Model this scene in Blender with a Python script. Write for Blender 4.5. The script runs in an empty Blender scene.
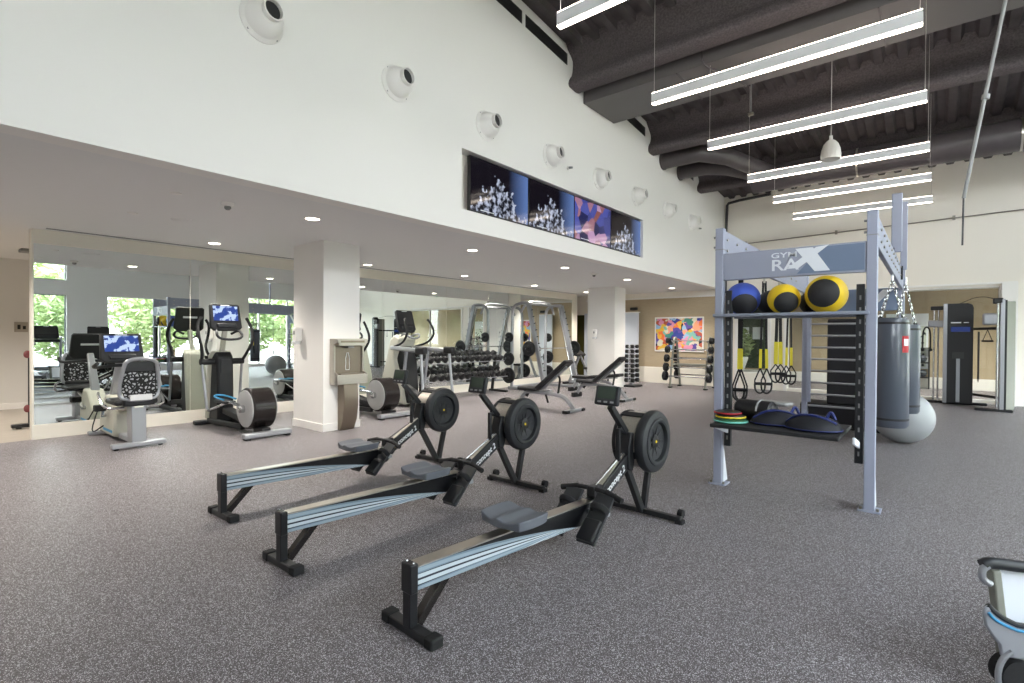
import bpy, bmesh, math, random
from mathutils import Vector as V, Matrix, noise
random.seed(7)
PI = math.pi
SC = bpy.context.scene
COL = SC.collection
ORD = ['first','second','third','fourth','fifth','sixth','seventh','eighth','ninth','tenth','eleventh','twelfth']

# ------------------------------------------------------------------ materials
def srgb(h):
    h = h.lstrip('#')
    f = lambda c: c/12.92 if c <= .04045 else ((c+.055)/1.055)**2.4
    return tuple(f(int(h[i:i+2], 16)/255) for i in (0, 2, 4)) + (1,)

def mat(name, col, rough=.5, metal=0., emit=0., ecol=None, var=0., vscale=8., bump=0., bscale=60., coat=0., trans=0., alpha=1., spec=.5, stretch=None):
    m = bpy.data.materials.new(name); m.use_nodes = True
    nt = m.node_tree; b = nt.nodes['Principled BSDF']
    c = srgb(col) if isinstance(col, str) else tuple(col) + (1,)
    b.inputs['Base Color'].default_value = c
    b.inputs['Roughness'].default_value = rough
    b.inputs['Metallic'].default_value = metal
    b.inputs['Specular IOR Level'].default_value = spec
    b.inputs['Coat Weight'].default_value = coat
    b.inputs['Transmission Weight'].default_value = trans
    b.inputs['Alpha'].default_value = alpha
    if emit:
        b.inputs['Emission Color'].default_value = srgb(ecol) if ecol else c
        b.inputs['Emission Strength'].default_value = emit
    if var or bump:
        tc = nt.nodes.new('ShaderNodeTexCoord'); mp = nt.nodes.new('ShaderNodeMapping')
        if stretch: mp.inputs['Scale'].default_value = stretch
        nt.links.new(tc.outputs['Object'], mp.inputs['Vector'])
    if var:
        n = nt.nodes.new('ShaderNodeTexNoise'); n.inputs['Scale'].default_value = vscale; n.inputs['Detail'].default_value = 5
        nt.links.new(mp.outputs['Vector'], n.inputs['Vector'])
        r = nt.nodes.new('ShaderNodeMapRange'); r.inputs[1].default_value = .3; r.inputs[2].default_value = .7
        r.inputs[3].default_value = 1-var; r.inputs[4].default_value = 1+var
        nt.links.new(n.outputs['Fac'], r.inputs[0])
        x = nt.nodes.new('ShaderNodeVectorMath'); x.operation = 'SCALE'; x.inputs[0].default_value = c[:3]
        nt.links.new(r.outputs[0], x.inputs['Scale']); nt.links.new(x.outputs[0], b.inputs['Base Color'])
    if bump:
        n = nt.nodes.new('ShaderNodeTexNoise'); n.inputs['Scale'].default_value = bscale; n.inputs['Detail'].default_value = 4
        nt.links.new(mp.outputs['Vector'], n.inputs['Vector'])
        u = nt.nodes.new('ShaderNodeBump'); u.inputs['Strength'].default_value = bump; u.inputs['Distance'].default_value = .01
        nt.links.new(n.outputs['Fac'], u.inputs['Height']); nt.links.new(u.outputs[0], b.inputs['Normal'])
    return m

class NT:
    """tiny node helper"""
    def __init__(s, m): s.m = m; s.t = m.node_tree; s.b = s.t.nodes['Principled BSDF']
    def n(s, kind, **k):
        q = s.t.nodes.new('ShaderNode' + kind)
        for a, v in k.items(): setattr(q, a, v)
        return q
    def l(s, a, b): s.t.links.new(a, b)
    def math(s, op, a, b=0.):
        q = s.n('Math', operation=op)
        for i, v in enumerate((a, b)):
            if isinstance(v, (int, float)): q.inputs[i].default_value = v
            else: s.l(v, q.inputs[i])
        return q.outputs[0]
    def mix(s, f, a, b):
        q = s.n('Mix', data_type='RGBA')
        for i, v in ((0, f), (6, a), (7, b)):
            if isinstance(v, (int, float)): q.inputs[i].default_value = v
            elif isinstance(v, tuple): q.inputs[i].default_value = v
            else: s.l(v, q.inputs[i])
        return q.outputs[2]

def mat_floor():
    m = mat('speckled_rubber', '#6a686b', .42, spec=.28); t = NT(m)
    tc = t.n('TexCoord'); 
    def vor(scale, off):
        mp = t.n('Mapping'); mp.inputs['Location'].default_value = (off, off*2, 0); t.l(tc.outputs['Object'], mp.inputs['Vector'])
        v = t.n('TexVoronoi'); v.inputs['Scale'].default_value = scale; t.l(mp.outputs[0], v.inputs['Vector']); return v
    a = vor(330, 0); sep = t.n('SeparateColor'); t.l(a.outputs['Color'], sep.inputs[0])
    white = t.math('GREATER_THAN', sep.outputs[0], .85)
    grey = t.math('GREATER_THAN', sep.outputs[1], .72)
    no = t.n('TexNoise'); no.inputs['Scale'].default_value = .9; no.inputs['Detail'].default_value = 3; t.l(tc.outputs['Object'], no.inputs['Vector'])
    base = t.mix(no.outputs['Fac'], srgb('#564f50'), srgb('#5e5859'))
    c1 = t.mix(grey, base, srgb('#7c777a')); c2 = t.mix(white, c1, srgb('#cfccd1'))
    t.l(c2, t.b.inputs['Base Color'])
    bu = t.n('Bump'); bu.inputs['Strength'].default_value = .25; bu.inputs['Distance'].default_value = .002
    n2 = t.n('TexNoise'); n2.inputs['Scale'].default_value = 260; t.l(tc.outputs['Object'], n2.inputs['Vector'])
    t.l(n2.outputs['Fac'], bu.inputs['Height']); t.l(bu.outputs[0], t.b.inputs['Normal'])
    r = t.n('MapRange'); r.inputs[3].default_value = .42; r.inputs[4].default_value = .58
    t.l(no.outputs['Fac'], r.inputs[0]); t.l(r.outputs[0], t.b.inputs['Roughness'])
    return m

def mat_art():
    m = mat('abstract_print', '#cccccc', .5); t = NT(m); tc = t.n('TexCoord')
    n = t.n('TexNoise'); n.inputs['Scale'].default_value = 3.2; t.l(tc.outputs['Object'], n.inputs['Vector'])
    ad = t.n('VectorMath', operation='MULTIPLY_ADD'); ad.inputs[1].default_value = (.5, .5, .5)
    t.l(n.outputs['Color'], ad.inputs[0]); t.l(tc.outputs['Object'], ad.inputs[2])
    v = t.n('TexVoronoi'); v.inputs['Scale'].default_value = 7; t.l(ad.outputs[0], v.inputs['Vector'])
    s = t.n('SeparateColor'); t.l(v.outputs['Color'], s.inputs[0])
    r = t.n('ValToRGB'); cr = r.color_ramp; cr.interpolation = 'CONSTANT'
    cols = ['#e8763a', '#2f3f8f', '#7bb7a8', '#e0b23c', '#1b2a33', '#d98fae', '#8fb5d6', '#b8543a', '#d8d3c0', '#5b4a9a', '#3b7f74', '#e9a07a']
    while len(cr.elements) < len(cols): cr.elements.new(.5)
    for i, c in enumerate(cols): cr.elements[i].position = i/len(cols); cr.elements[i].color = srgb(c)
    t.l(s.outputs[0], r.inputs[0]); t.l(r.outputs[0], t.b.inputs['Base Color'])
    return m

def mat_screen(name, kind):
    """local object coords: x across (-.5..+.5 screen widths), z up"""
    m = mat(name, '#050507', .08, spec=.6); t = NT(m); tc = t.n('TexCoord')
    sp = t.n('SeparateXYZ'); t.l(tc.outputs['Object'], sp.inputs[0]); x, z = sp.outputs[0], sp.outputs[2]
    no = t.n('TexNoise'); no.inputs['Scale'].default_value = 6.5; no.inputs['Detail'].default_value = 6; t.l(tc.outputs['Object'], no.inputs['Vector'])
    nb = t.n('TexNoise'); nb.inputs['Scale'].default_value = 13; nb.inputs['Detail'].default_value = 5; t.l(tc.outputs['Object'], nb.inputs['Vector'])
    w = t.math('MULTIPLY', t.math('SUBTRACT', no.outputs['Fac'], .5), .8)
    if kind == 'mountain':
        slope = t.math('SUBTRACT', .18, t.math('MULTIPLY', t.math('ABSOLUTE', t.math('ADD', x, .06)), .95))
        hill = t.math('GREATER_THAN', t.math('ADD', slope, w), z)
        snow = t.math('MULTIPLY', t.math('MAXIMUM', t.math('SUBTRACT', nb.outputs['Fac'], .44), 0.), 6.)
        blue = t.math('MULTIPLY', t.math('MAXIMUM', t.math('SUBTRACT', x, .16), 0.), 2.0)
        sky = t.mix(blue, srgb('#120f18'), srgb('#6f8fd0'))
        rock = t.mix(snow, srgb('#141620'), srgb('#c9d2ea'))
        c = t.mix(hill, sky, rock)
    elif kind == 'studio':
        v = t.n('TexVoronoi'); v.inputs['Scale'].default_value = 5; t.l(tc.outputs['Object'], v.inputs['Vector'])
        s = t.n('SeparateColor'); t.l(v.outputs['Color'], s.inputs[0])
        c = t.mix(t.math('GREATER_THAN', s.outputs[0], .5), t.mix(s.outputs[1], srgb('#1f2350'), srgb('#5a62b8')), t.mix(s.outputs[2], srgb('#c8a0c8'), srgb('#8a4a30')))
    else:
        g = t.math('GREATER_THAN', t.math('ADD', t.math('SUBTRACT', .35, t.math('MULTIPLY', t.math('ABSOLUTE', x), 1.2)), w), t.math('ABSOLUTE', z))
        c = t.mix(g, srgb('#1c2d62'), t.mix(t.math('GREATER_THAN', nb.outputs['Fac'], .52), srgb('#2c4690'), srgb('#b9cdf2')))
    t.l(c, t.b.inputs['Emission Color']); t.b.inputs['Emission Strength'].default_value = .34 if kind != 'console' else .5
    return m

def mat_rail():
    """aluminium rail with swoosh decal on its flanks, front part black (local y along the rail)"""
    m = mat('rail_decal', '#0c0d10', .28); t = NT(m); tc = t.n('TexCoord')
    sp = t.n('SeparateXYZ'); t.l(tc.outputs['Object'], sp.inputs[0]); y, z = sp.outputs[1], sp.outputs[2]
    # stripes fan out towards the rear end and sweep down towards the front
    q = t.math('DIVIDE', t.math('SUBTRACT', t.math('ADD', z, t.math('MULTIPLY', y, .02)), .2), .1)     # 0 bottom .. 1 top
    lim = t.math('SUBTRACT', 1.08, t.math('POWER', t.math('MAXIMUM', t.math('MULTIPLY', y, .92), .0001), 1.8))
    on = t.math('LESS_THAN', q, lim)
    ph = t.math('DIVIDE', q, t.math('MAXIMUM', lim, .05))
    wv = t.math('SINE', t.math('ADD', t.math('MULTIPLY', ph, 24.), t.math('MULTIPLY', y, 2.5)))
    w1 = t.math('SINE', t.math('ADD', t.math('MULTIPLY', ph, 7.), 1.6))
    st = t.mix(t.math('GREATER_THAN', wv, -.45), srgb('#1a2230'), srgb('#c2ccd3'))
    st2 = t.mix(t.math('MULTIPLY', t.math('GREATER_THAN', w1, .2), .75), st, srgb('#7d90a0'))
    c = t.mix(on, srgb('#0b0c0f'), st2)
    t.l(c, t.b.inputs['Base Color'])
    return m

def mat_seatmesh():
    m = mat('patterned_mesh', '#222222', .8); t = NT(m); tc = t.n('TexCoord')
    v = t.n('TexVoronoi'); v.inputs['Scale'].default_value = 26; v.feature = 'DISTANCE_TO_EDGE'; t.l(tc.outputs['Object'], v.inputs['Vector'])
    c = t.mix(t.math('GREATER_THAN', v.outputs[0], .2), srgb('#0d0e10'), srgb('#a2a4a8'))
    t.l(c, t.b.inputs['Base Color']); return m

def mat_poster():
    m = mat('exercise_chart', '#dfe3dc', .6); t = NT(m); tc = t.n('TexCoord')
    v = t.n('TexVoronoi'); v.inputs['Scale'].default_value = 9; t.l(tc.outputs['Object'], v.inputs['Vector'])
    c = t.mix(t.math('GREATER_THAN', v.outputs['Distance'], .32), srgb('#30383c'), srgb('#cfd6cd'))
    t.l(c, t.b.inputs['Base Color']); return m

def mat_leaf(a, b):
    m = mat('leaf', a, .6); t = NT(m); tc = t.n('TexCoord')
    n = t.n('TexNoise'); n.inputs['Scale'].default_value = 2.5; t.l(tc.outputs['Object'], n.inputs['Vector'])
    t.l(t.mix(n.outputs['Fac'], srgb(a), srgb(b)), t.b.inputs['Base Color']); return m

def mat_wood(name, a, b, sc=(1, 1, .08)):
    m = mat(name, a, .5); t = NT(m); tc = t.n('TexCoord'); mp = t.n('Mapping'); mp.inputs['Scale'].default_value = sc
    t.l(tc.outputs['Object'], mp.inputs[0]); n = t.n('TexNoise'); n.inputs['Scale'].default_value = 22; n.inputs['Detail'].default_value = 5
    t.l(mp.outputs[0], n.inputs['Vector']); t.l(t.mix(n.outputs['Fac'], srgb(a), srgb(b)), t.b.inputs['Base Color']); return m

M = dict(
    white=mat('white_paint', '#edeae6', .6), cream=mat('cream_paint', '#ebe6da', .55), soffit=mat('ceiling_paint', '#e6e5e4', .7),
    beige=mat('warm_white_paint', '#ece6dc', .65), recess=mat('pale_grey_paint', '#dedbd6', .65),
    tan=mat_wood('tan_wallcover', '#a8977c', '#bcac92', (.3, .3, 2.5)), deck=mat('dark_deck', '#4a4446', .75, var=.15, vscale=5, bump=.4, bscale=40),
    foam=mat('sprayed_foam', '#5a5355', .95, var=.3, vscale=40, bump=1., bscale=70), ductdark=mat('painted_duct', '#4b4547', .42, var=.08),
    box=mat('grey_duct', '#5c5858', .45), black=mat('black_metal', '#17181b', .38), satin=mat('black_plastic', '#141518', .5),
    rubber=mat('black_rubber', '#151517', .75, bump=.2), vinyl=mat('black_vinyl', '#1a1a1d', .45, bump=.15, bscale=120),
    chrome=mat('chrome', '#c9cacc', .18, 1.), alu=mat('brushed_aluminium', '#c9c4ba', .28, 1.), silver=mat('silver_paint', '#a3a5aa', .32, .5),
    silver2=mat('silver_grey_paint', '#9b9da3', .4, .4), lav=mat('pale_blue_grey_steel', '#9a9fb1', .42, .1), lav2=mat('blue_grey_panel', '#6d7c95', .5),
    lavw=mat('white_mark', '#e3e7ee', .5), steelblue=mat('shelf_steel', '#8d93a3', .4, .3), seat=mat('slate_seat', '#62666e', .6),
    darkgrey=mat('charcoal_plastic', '#1f2125', .5), bronze=mat('dark_bronze_plastic', '#241f1e', .25, .2), discg=mat('grey_disc', '#a3a3a3', .5),
    fan=mat('silver_perforated', '#9b948c', .45, .6, var=.25, vscale=220), lcd=mat('lcd_green_grey', '#3f4a41', .2), yellow=mat('yellow', '#e5c21c', .55),
    yellow2=mat('yellow_strap', '#d9c92a', .6), ballblk=mat('ball_black', '#222225', .6, bump=.4, bscale=160), blue=mat('ball_blue', '#3f5bbf', .55, bump=.3, bscale=160),
    green=mat('dark_green', '#1f5c3d', .55), red=mat('red', '#b3202c', .5), trimblue=mat('bright_blue', '#2f8fc0', .4), bagv=mat('bag_vinyl', '#4a505b', .33, coat=.2),
    webbing=mat('black_webbing', '#1b1b1e', .8), ballgrey=mat('ball_silver_grey', '#9c9fa1', .42), mirror=mat('mirror_silver', (.80, .845, .825), .0, 1.),
    glass=None, tvb=mat('tv_bezel', '#0c0c0e', .3), gold=mat('steel_mid', '#9a948b', .3, .9), stain=mat('stainless', '#b3ada3', .3, .9, var=.05, stretch=(1, 1, 30)),
    stain2=mat('stainless_dark', '#84796c', .35, .85), lamp=mat('lamp_tube', '#fff6ea', .4, emit=7., ecol='#ffeedd'), lampside=mat('lamp_housing', '#d8d8da', .45),
    down=mat('downlight_lens', '#ffffff', .4, emit=8., ecol='#fff1dc'), wire=mat('wire', '#c7c2be', .5), pipe=mat('dark_pipe', '#3b383a', .5), art=mat_art(),
    doorw=mat('pale_blue_white', '#d5dbe6', .5), dullred=mat('dull_red_grip', '#8c4a4c', .6), olivegreen=mat('green_tinted_pane', '#4c5a4a', .15), olive=mat('olive_glass', '#4e4a26', .15), dirt=mat('planter_white', '#e3e8e4', .4), shade=mat('ribbed_shade', '#d6d3cc', .6),
    woodfloor=mat_wood('grey_wood_floor', '#a0988e', '#b5ada2', (1, .1, 1)), ground=mat('paving', '#8f8b82', .9, var=.1), bark=mat('bark', '#5a4a3c', .9),
    leaf=mat_leaf('#8a9c66', '#c4cf9c'), leaf2=mat_leaf('#5d7543', '#a3b57c'), sensor=mat('grey_sensor', '#8d8d8d', .5), paper=mat('paper', '#e9edf2', .6),
    winframe=mat('window_frame_dark', '#2e3a44', .4), towerg=mat('machine_grey_panel', '#8b8c83', .4), navy=mat('navy_fabric', '#12141c', .7), bluetr=mat('blue_edging', '#1d2a6a', .5),
    teal=mat('teal_edging', '#6fc0b0', .5), poster=mat_poster(), rail=mat_rail(), mesh=mat_seatmesh(), floor=mat_floor(),
    scrM=mat_screen('mountain_picture', 'mountain'), scrS=mat_screen('talk_show_picture', 'studio'), scrC=mat_screen('console_picture', 'console'), exit=mat('exit_green', '#3f9a72', .5, emit=.6),
    shroud=mat('pale_shroud', '#b9b8ab', .45), plyo=mat('black_foam', '#232226', .7), tick=mat('white_print', '#e9ebee', .6), dgrey=mat('dark_grey_and_shade', '#2a2a2b', .4),
)
def mk_glass():
    m = bpy.data.materials.new('clear_glass'); m.use_nodes = True; nt = m.node_tree; nt.nodes.clear()
    o = nt.nodes.new('ShaderNodeOutputMaterial'); mx = nt.nodes.new('ShaderNodeMixShader'); tr = nt.nodes.new('ShaderNodeBsdfTransparent')
    gl = nt.nodes.new('ShaderNodeBsdfGlossy'); lw = nt.nodes.new('ShaderNodeLayerWeight'); lw.inputs[0].default_value = .5
    pw = nt.nodes.new('ShaderNodeMath'); pw.operation = 'POWER'; pw.inputs[1].default_value = 5
    ma = nt.nodes.new('ShaderNodeMath'); ma.operation = 'MULTIPLY_ADD'; ma.inputs[1].default_value = .9; ma.inputs[2].default_value = .03
    nt.links.new(lw.outputs['Facing'], pw.inputs[0]); nt.links.new(pw.outputs[0], ma.inputs[0])
    tr.inputs[0].default_value = (.95, .975, .965, 1); gl.inputs['Roughness'].default_value = .0
    nt.links.new(ma.outputs[0], mx.inputs[0]); nt.links.new(tr.outputs[0], mx.inputs[1]); nt.links.new(gl.outputs[0], mx.inputs[2]); nt.links.new(mx.outputs[0], o.inputs[0])
    return m
M['glass'] = mk_glass()

# ------------------------------------------------------------------ mesh helpers
def chaikin(pts, n=2, closed=False):
    pts = [V(p) for p in pts]
    for _ in range(n):
        out = [] if closed else [pts[0]]
        k = len(pts)
        for i in range(k if closed else k-1):
            a, b = pts[i], pts[(i+1) % k]
            out += [a.lerp(b, .25), a.lerp(b, .75)]
        if not closed: out.append(pts[-1])
        pts = out
    return pts

class MB:
    def __init__(s): s.bm = bmesh.new(); s.mi = 0
    def _f(s, vs):
        try: f = s.bm.faces.new(vs); f.material_index = s.mi; return f
        except ValueError: return None
    def hexa(s, c8):
        v = [s.bm.verts.new(c) for c in c8]
        for q in ((0, 3, 2, 1), (4, 5, 6, 7), (0, 1, 5, 4), (1, 2, 6, 5), (2, 3, 7, 6), (3, 0, 4, 7)): s._f([v[i] for i in q])
        return s
    def box(s, c, d, rot=None):
        c = V(c); h = [V((x*d[0]/2, y*d[1]/2, z*d[2]/2)) for z in (-1, 1) for x, y in ((-1, -1), (1, -1), (1, 1), (-1, 1))]
        if rot: h = [rot @ p for p in h]
        return s.hexa([c+p for p in h])
    def b2(s, x0, x1, y0, y1, z0, z1): return s.box(((x0+x1)/2, (y0+y1)/2, (z0+z1)/2), (x1-x0, y1-y0, z1-z0))
    def bar(s, a, b, w, h, up=(0, 0, 1), w2=None, h2=None):
        a, b = V(a), V(b); d = (b-a).normalized(); u = V(up)
        if abs(d.dot(u)) > .98: u = V((0, 1, 0))
        r = d.cross(u).normalized(); u = r.cross(d); w2 = w2 or w; h2 = h2 or h
        return s.hexa([a-r*w/2-u*h/2, a+r*w/2-u*h/2, a+r*w/2+u*h/2, a-r*w/2+u*h/2, b-r*w2/2-u*h2/2, b+r*w2/2-u*h2/2, b+r*w2/2+u*h2/2, b-r*w2/2+u*h2/2])
    def ring(s, c, r, u, rx, ry=None, seg=12):
        ry = ry or rx
        return [s.bm.verts.new(c + r*math.cos(2*PI*i/seg)*rx + u*math.sin(2*PI*i/seg)*ry) for i in range(seg)]
    def loft(s, rings, caps=True, closed=False):
        n = len(rings[0]); k = len(rings)
        for i in range(k if closed else k-1):
            A, B = rings[i], rings[(i+1) % k]
            for j in range(n): s._f([A[j], A[(j+1) % n], B[(j+1) % n], B[j]])
        if caps and not closed: s._f(rings[0][::-1]); s._f(rings[-1])
        return s
    def tube(s, pts, rad, seg=10, closed=False, ry=None):
        pts = [V(p) for p in pts]; n = len(pts); rads = rad if isinstance(rad, (list, tuple)) else [rad]*n; rings = []; r = None
        for i, p in enumerate(pts):
            a = pts[i-1] if (i or closed) else p; b = pts[(i+1) % n] if (i < n-1 or closed) else p
            d = (b-a).normalized()
            if r is None:
                up = V((0, 0, 1)) if abs(d.z) < .9 else V((0, 1, 0)); r = d.cross(up).normalized()
            else: r = (r - d*r.dot(d)).normalized()
            rings.append(s.ring(p, r, r.cross(d), rads[i], (ry*rads[i]/rads[0] if ry else None), seg))
        return s.loft(rings, closed=closed)
    def cyl(s, a, b, r0, r1=None, seg=24): return s.tube([a, b], [r0, r0 if r1 is None else r1], seg)
    def lathe(s, prof, o, axis=(0, 0, 1), seg=28, caps=True):
        o = V(o); d = V(axis).normalized(); t = V((1, 0, 0)) if abs(d.x) < .9 else V((0, 1, 0)); r = d.cross(t).normalized(); u = d.cross(r)
        return s.loft([s.ring(o+d*h, r, u, max(q, .0005), seg=seg) for q, h in prof], caps=caps)
    def prism(s, pts, ax, a0, a1):
        f = {'x': lambda p, a: (a, p[0], p[1]), 'y': lambda p, a: (p[0], a, p[1]), 'z': lambda p, a: (p[0], p[1], a)}[ax]
        A = [s.bm.verts.new(f(p, a0)) for p in pts]; B = [s.bm.verts.new(f(p, a1)) for p in pts]; n = len(pts)
        for j in range(n): s._f([A[j], A[(j+1) % n], B[(j+1) % n], B[j]])
        s._f(A[::-1]); s._f(B); return s
    def ball(s, c, r, sc=(1, 1, 1), seg=24, rings=14, rot=None):
        c = V(c); rr = []
        for i in range(rings+1):
            th = PI*i/rings; q = []
            for j in range(seg):
                p = V((math.sin(th)*math.cos(2*PI*j/seg)*r*sc[0], math.sin(th)*math.sin(2*PI*j/seg)*r*sc[1], math.cos(th)*r*sc[2]))
                if i in (0, rings): p.x += 1e-4*math.cos(2*PI*j/seg); p.y += 1e-4*math.sin(2*PI*j/seg)
                q.append(s.bm.verts.new(c + (rot @ p if rot else p)))
            rr.append(q)
        return s.loft(rr)
    def text(s, body, size, mtx, ext=.001, shear=0., align='CENTER'):
        cu = bpy.data.curves.new('t', 'FONT'); cu.body = body; cu.size = size; cu.extrude = ext; cu.shear = shear; cu.align_x = align; cu.align_y = 'CENTER'; cu.resolution_u = 3; cu.offset = size*.012
        ob = bpy.data.objects.new('t', cu); COL.objects.link(ob); bpy.context.view_layer.update()
        me = bpy.data.meshes.new_from_object(ob.evaluated_get(bpy.context.evaluated_depsgraph_get()))
        me.transform(mtx); n0 = len(s.bm.faces); s.bm.from_mesh(me); s.bm.faces.ensure_lookup_table()
        for f in s.bm.faces[n0:]: f.material_index = s.mi
        bpy.data.objects.remove(ob); bpy.data.curves.remove(cu); bpy.data.meshes.remove(me); return s
    def build(s, name, m, parent=None, bevel=0., ang=35, loc=None, rot=None, flat=False):
        bm = s.bm; bmesh.ops.recalc_face_normals(bm, faces=bm.faces[:])
        me = bpy.data.meshes.new(name); bm.to_mesh(me); bm.free()
        for x in (m if isinstance(m, (list, tuple)) else [m]): me.materials.append(M[x] if isinstance(x, str) else x)
        if not flat:
            for p in me.polygons: p.use_smooth = True
            me.set_sharp_from_angle(angle=math.radians(ang))
        o = bpy.data.objects.new(name, me); COL.objects.link(o)
        if parent: o.parent = parent
        if loc: o.location = loc
        if rot: o.rotation_euler = rot
        if bevel:
            b = o.modifiers.new('Bevel', 'BEVEL'); b.width = bevel; b.segments = 2; b.limit_method = 'ANGLE'; b.angle_limit = math.radians(40); b.harden_normals = False
        return o

def tag(o, label=None, cat=None, group=None, kind=None):
    if label: o['label'] = label
    if cat: o['category'] = cat
    if group: o['group'] = group
    if kind: o['kind'] = kind
    return o
def thing(name, label, cat, loc=(0, 0, 0), rz=0., group=None):
    o = bpy.data.objects.new(name, None); COL.objects.link(o); o.empty_display_size = .1
    o.location = loc; o.rotation_euler = (0, 0, rz); return tag(o, label, cat, group)
def dup(o, loc, rz=None, label=None, parent=None):
    c = o.copy(); COL.objects.link(c)
    if parent is None:
        c.location = loc
        if rz is not None: c.rotation_euler = (0, 0, rz)
        if label: c['label'] = label
    else: c.parent = parent
    for ch in list(o.children): dup(ch, None, None, None, c)
    return c
def struct(name, mb, m, parent=None, bevel=0., label=None, **k):
    o = mb.build(name, m, parent, bevel, **k)
    if not parent: o['kind'] = 'structure'
    if label: o['label'] = label
    return o
def RX(a): return Matrix.Rotation(a, 3, 'X')
def RY(a): return Matrix.Rotation(a, 3, 'Y')
def RZ(a): return Matrix.Rotation(a, 3, 'Z')
def frame4(o, x, y):
    """matrix whose local x,y are the given world directions"""
    x = V(x).normalized(); y = V(y).normalized(); z = x.cross(y)
    m = Matrix((x, y, z)).transposed().to_4x4(); m.translation = V(o); return m

# ------------------------------------------------------------------ dimensions
H = 2.67; XM = -8.84; XH = -4.58; XL = -12.7; XR = 4.6; YB = 14.6; YF = -3.2; YS = 18.3
def deckz(y): return 5.94 - .1*(y-6.93)
#PART2
# ------------------------------------------------------------------ room shell
def holed(ax, p0, p1, a0, a1, z0, z1, holes):
    """wall slab with rectangular openings; ax = axis the slab is thin along; holes = (a0,a1,z0,z1)"""
    m = MB(); A = sorted({a0, a1, *[h[0] for h in holes], *[h[1] for h in holes]})
    for i in range(len(A)-1):
        c = (A[i]+A[i+1])/2; zs = [z0]
        for h in sorted(holes, key=lambda h: h[2]):
            if h[0] < c < h[1]: zs += [h[2], h[3]]
        zs.append(z1)
        for j in range(0, len(zs), 2):
            if zs[j+1]-zs[j] > 1e-4:
                if ax == 'x': m.b2(p0, p1, A[i], A[i+1], zs[j], zs[j+1])
                else: m.b2(A[i], A[i+1], p0, p1, zs[j], zs[j+1])
    return m

struct('floor', MB().b2(XM-.02, XR+.2, YF-.2, YS+.2, -.1, 0), 'floor')
struct('floor_recess', MB().b2(XL-.2, XM-.02, YF-.2, YB, -.1, 0), 'woodfloor')
struct('wall_left', MB().b2(XL-.2, XL, YF-.2, YB, 0, 3.0), 'recess')
struct('baseboard_left', MB().b2(XL, XL+.02, YF, YB, 0, .11), 'white')
struct('ceiling', MB().b2(XL-.2, XH-.2, YF-.2, YB, H, H+.12), 'soffit')
# mirror wall: body, base, header, end strips, seven mirror panels
wl = struct('wall_mirror', MB().b2(XM-.14, XM, 1.18, 13.9, 0, H), 'cream')
struct('base_band', MB().b2(XM, XM+.022, 1.18, 13.9, .0, .185), 'cream', wl, .003)
struct('header', MB().b2(XM, XM+.02, 1.18, 13.9, 2.49, H), 'cream', wl)
struct('end_strip', MB().b2(XM, XM+.014, 1.18, 1.2, .185, 2.49).b2(XM, XM+.02, 13.62, 13.9, .185, 2.49), 'cream', wl)
yy = [1.2+i*(13.62-1.2)/7 for i in range(8)]
for i in range(7): struct('mirror', MB().b2(XM, XM+.008, yy[i]+.003, yy[i+1]-.003, .187, 2.488), 'mirror', wl, label='wall mirror panel')
for x0, x1, y0, y1 in ((-7.42, -6.6, 3.88, 4.46), (-7.42, -6.6, 12.22, 12.82)):
    c = struct('pillar', MB().b2(x0, x1, y0, y1, 0, H), 'white', label='white square pillar')
    struct('base_band', MB().b2(x0-.012, x1+.012, y0-.012, y1+.012, 0, .11), 'white', c, .003)
# high wall with the television recess
struct('wall_upper', holed('x', XH-.2, XH, YF, YB, H, 7.2, [(4.55, 9.62, 2.925, 3.675)]), 'white')
struct('trim_1', MB().b2(XH-.2, XH-.17, 4.5, 9.7, 2.9, 3.7), 'beige', label='back of the television recess')
gaps = [(1.2, 2.35), (2.5, 3.5), (3.65, 5.72), (5.8, 6.87), (8.75, 9.67), (11.3, 12.3)]
for i, (a, b) in enumerate(gaps):
    m = MB(); m.hexa([(XH-.01, a, deckz(a)-.32), (XH+.004, a, deckz(a)-.32), (XH+.004, b, deckz(b)-.32), (XH-.01, b, deckz(b)-.32), (XH-.01, a, deckz(a)-.14), (XH+.004, a, deckz(a)-.14), (XH+.004, b, deckz(b)-.14), (XH-.01, b, deckz(b)-.14)])
    struct('trim_%d' % (i+2), m, 'dgrey', label='dark strip standing for the shaded gap at the top of the high wall')  # dark strips on the wall face paint the darkness of open gaps
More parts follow.
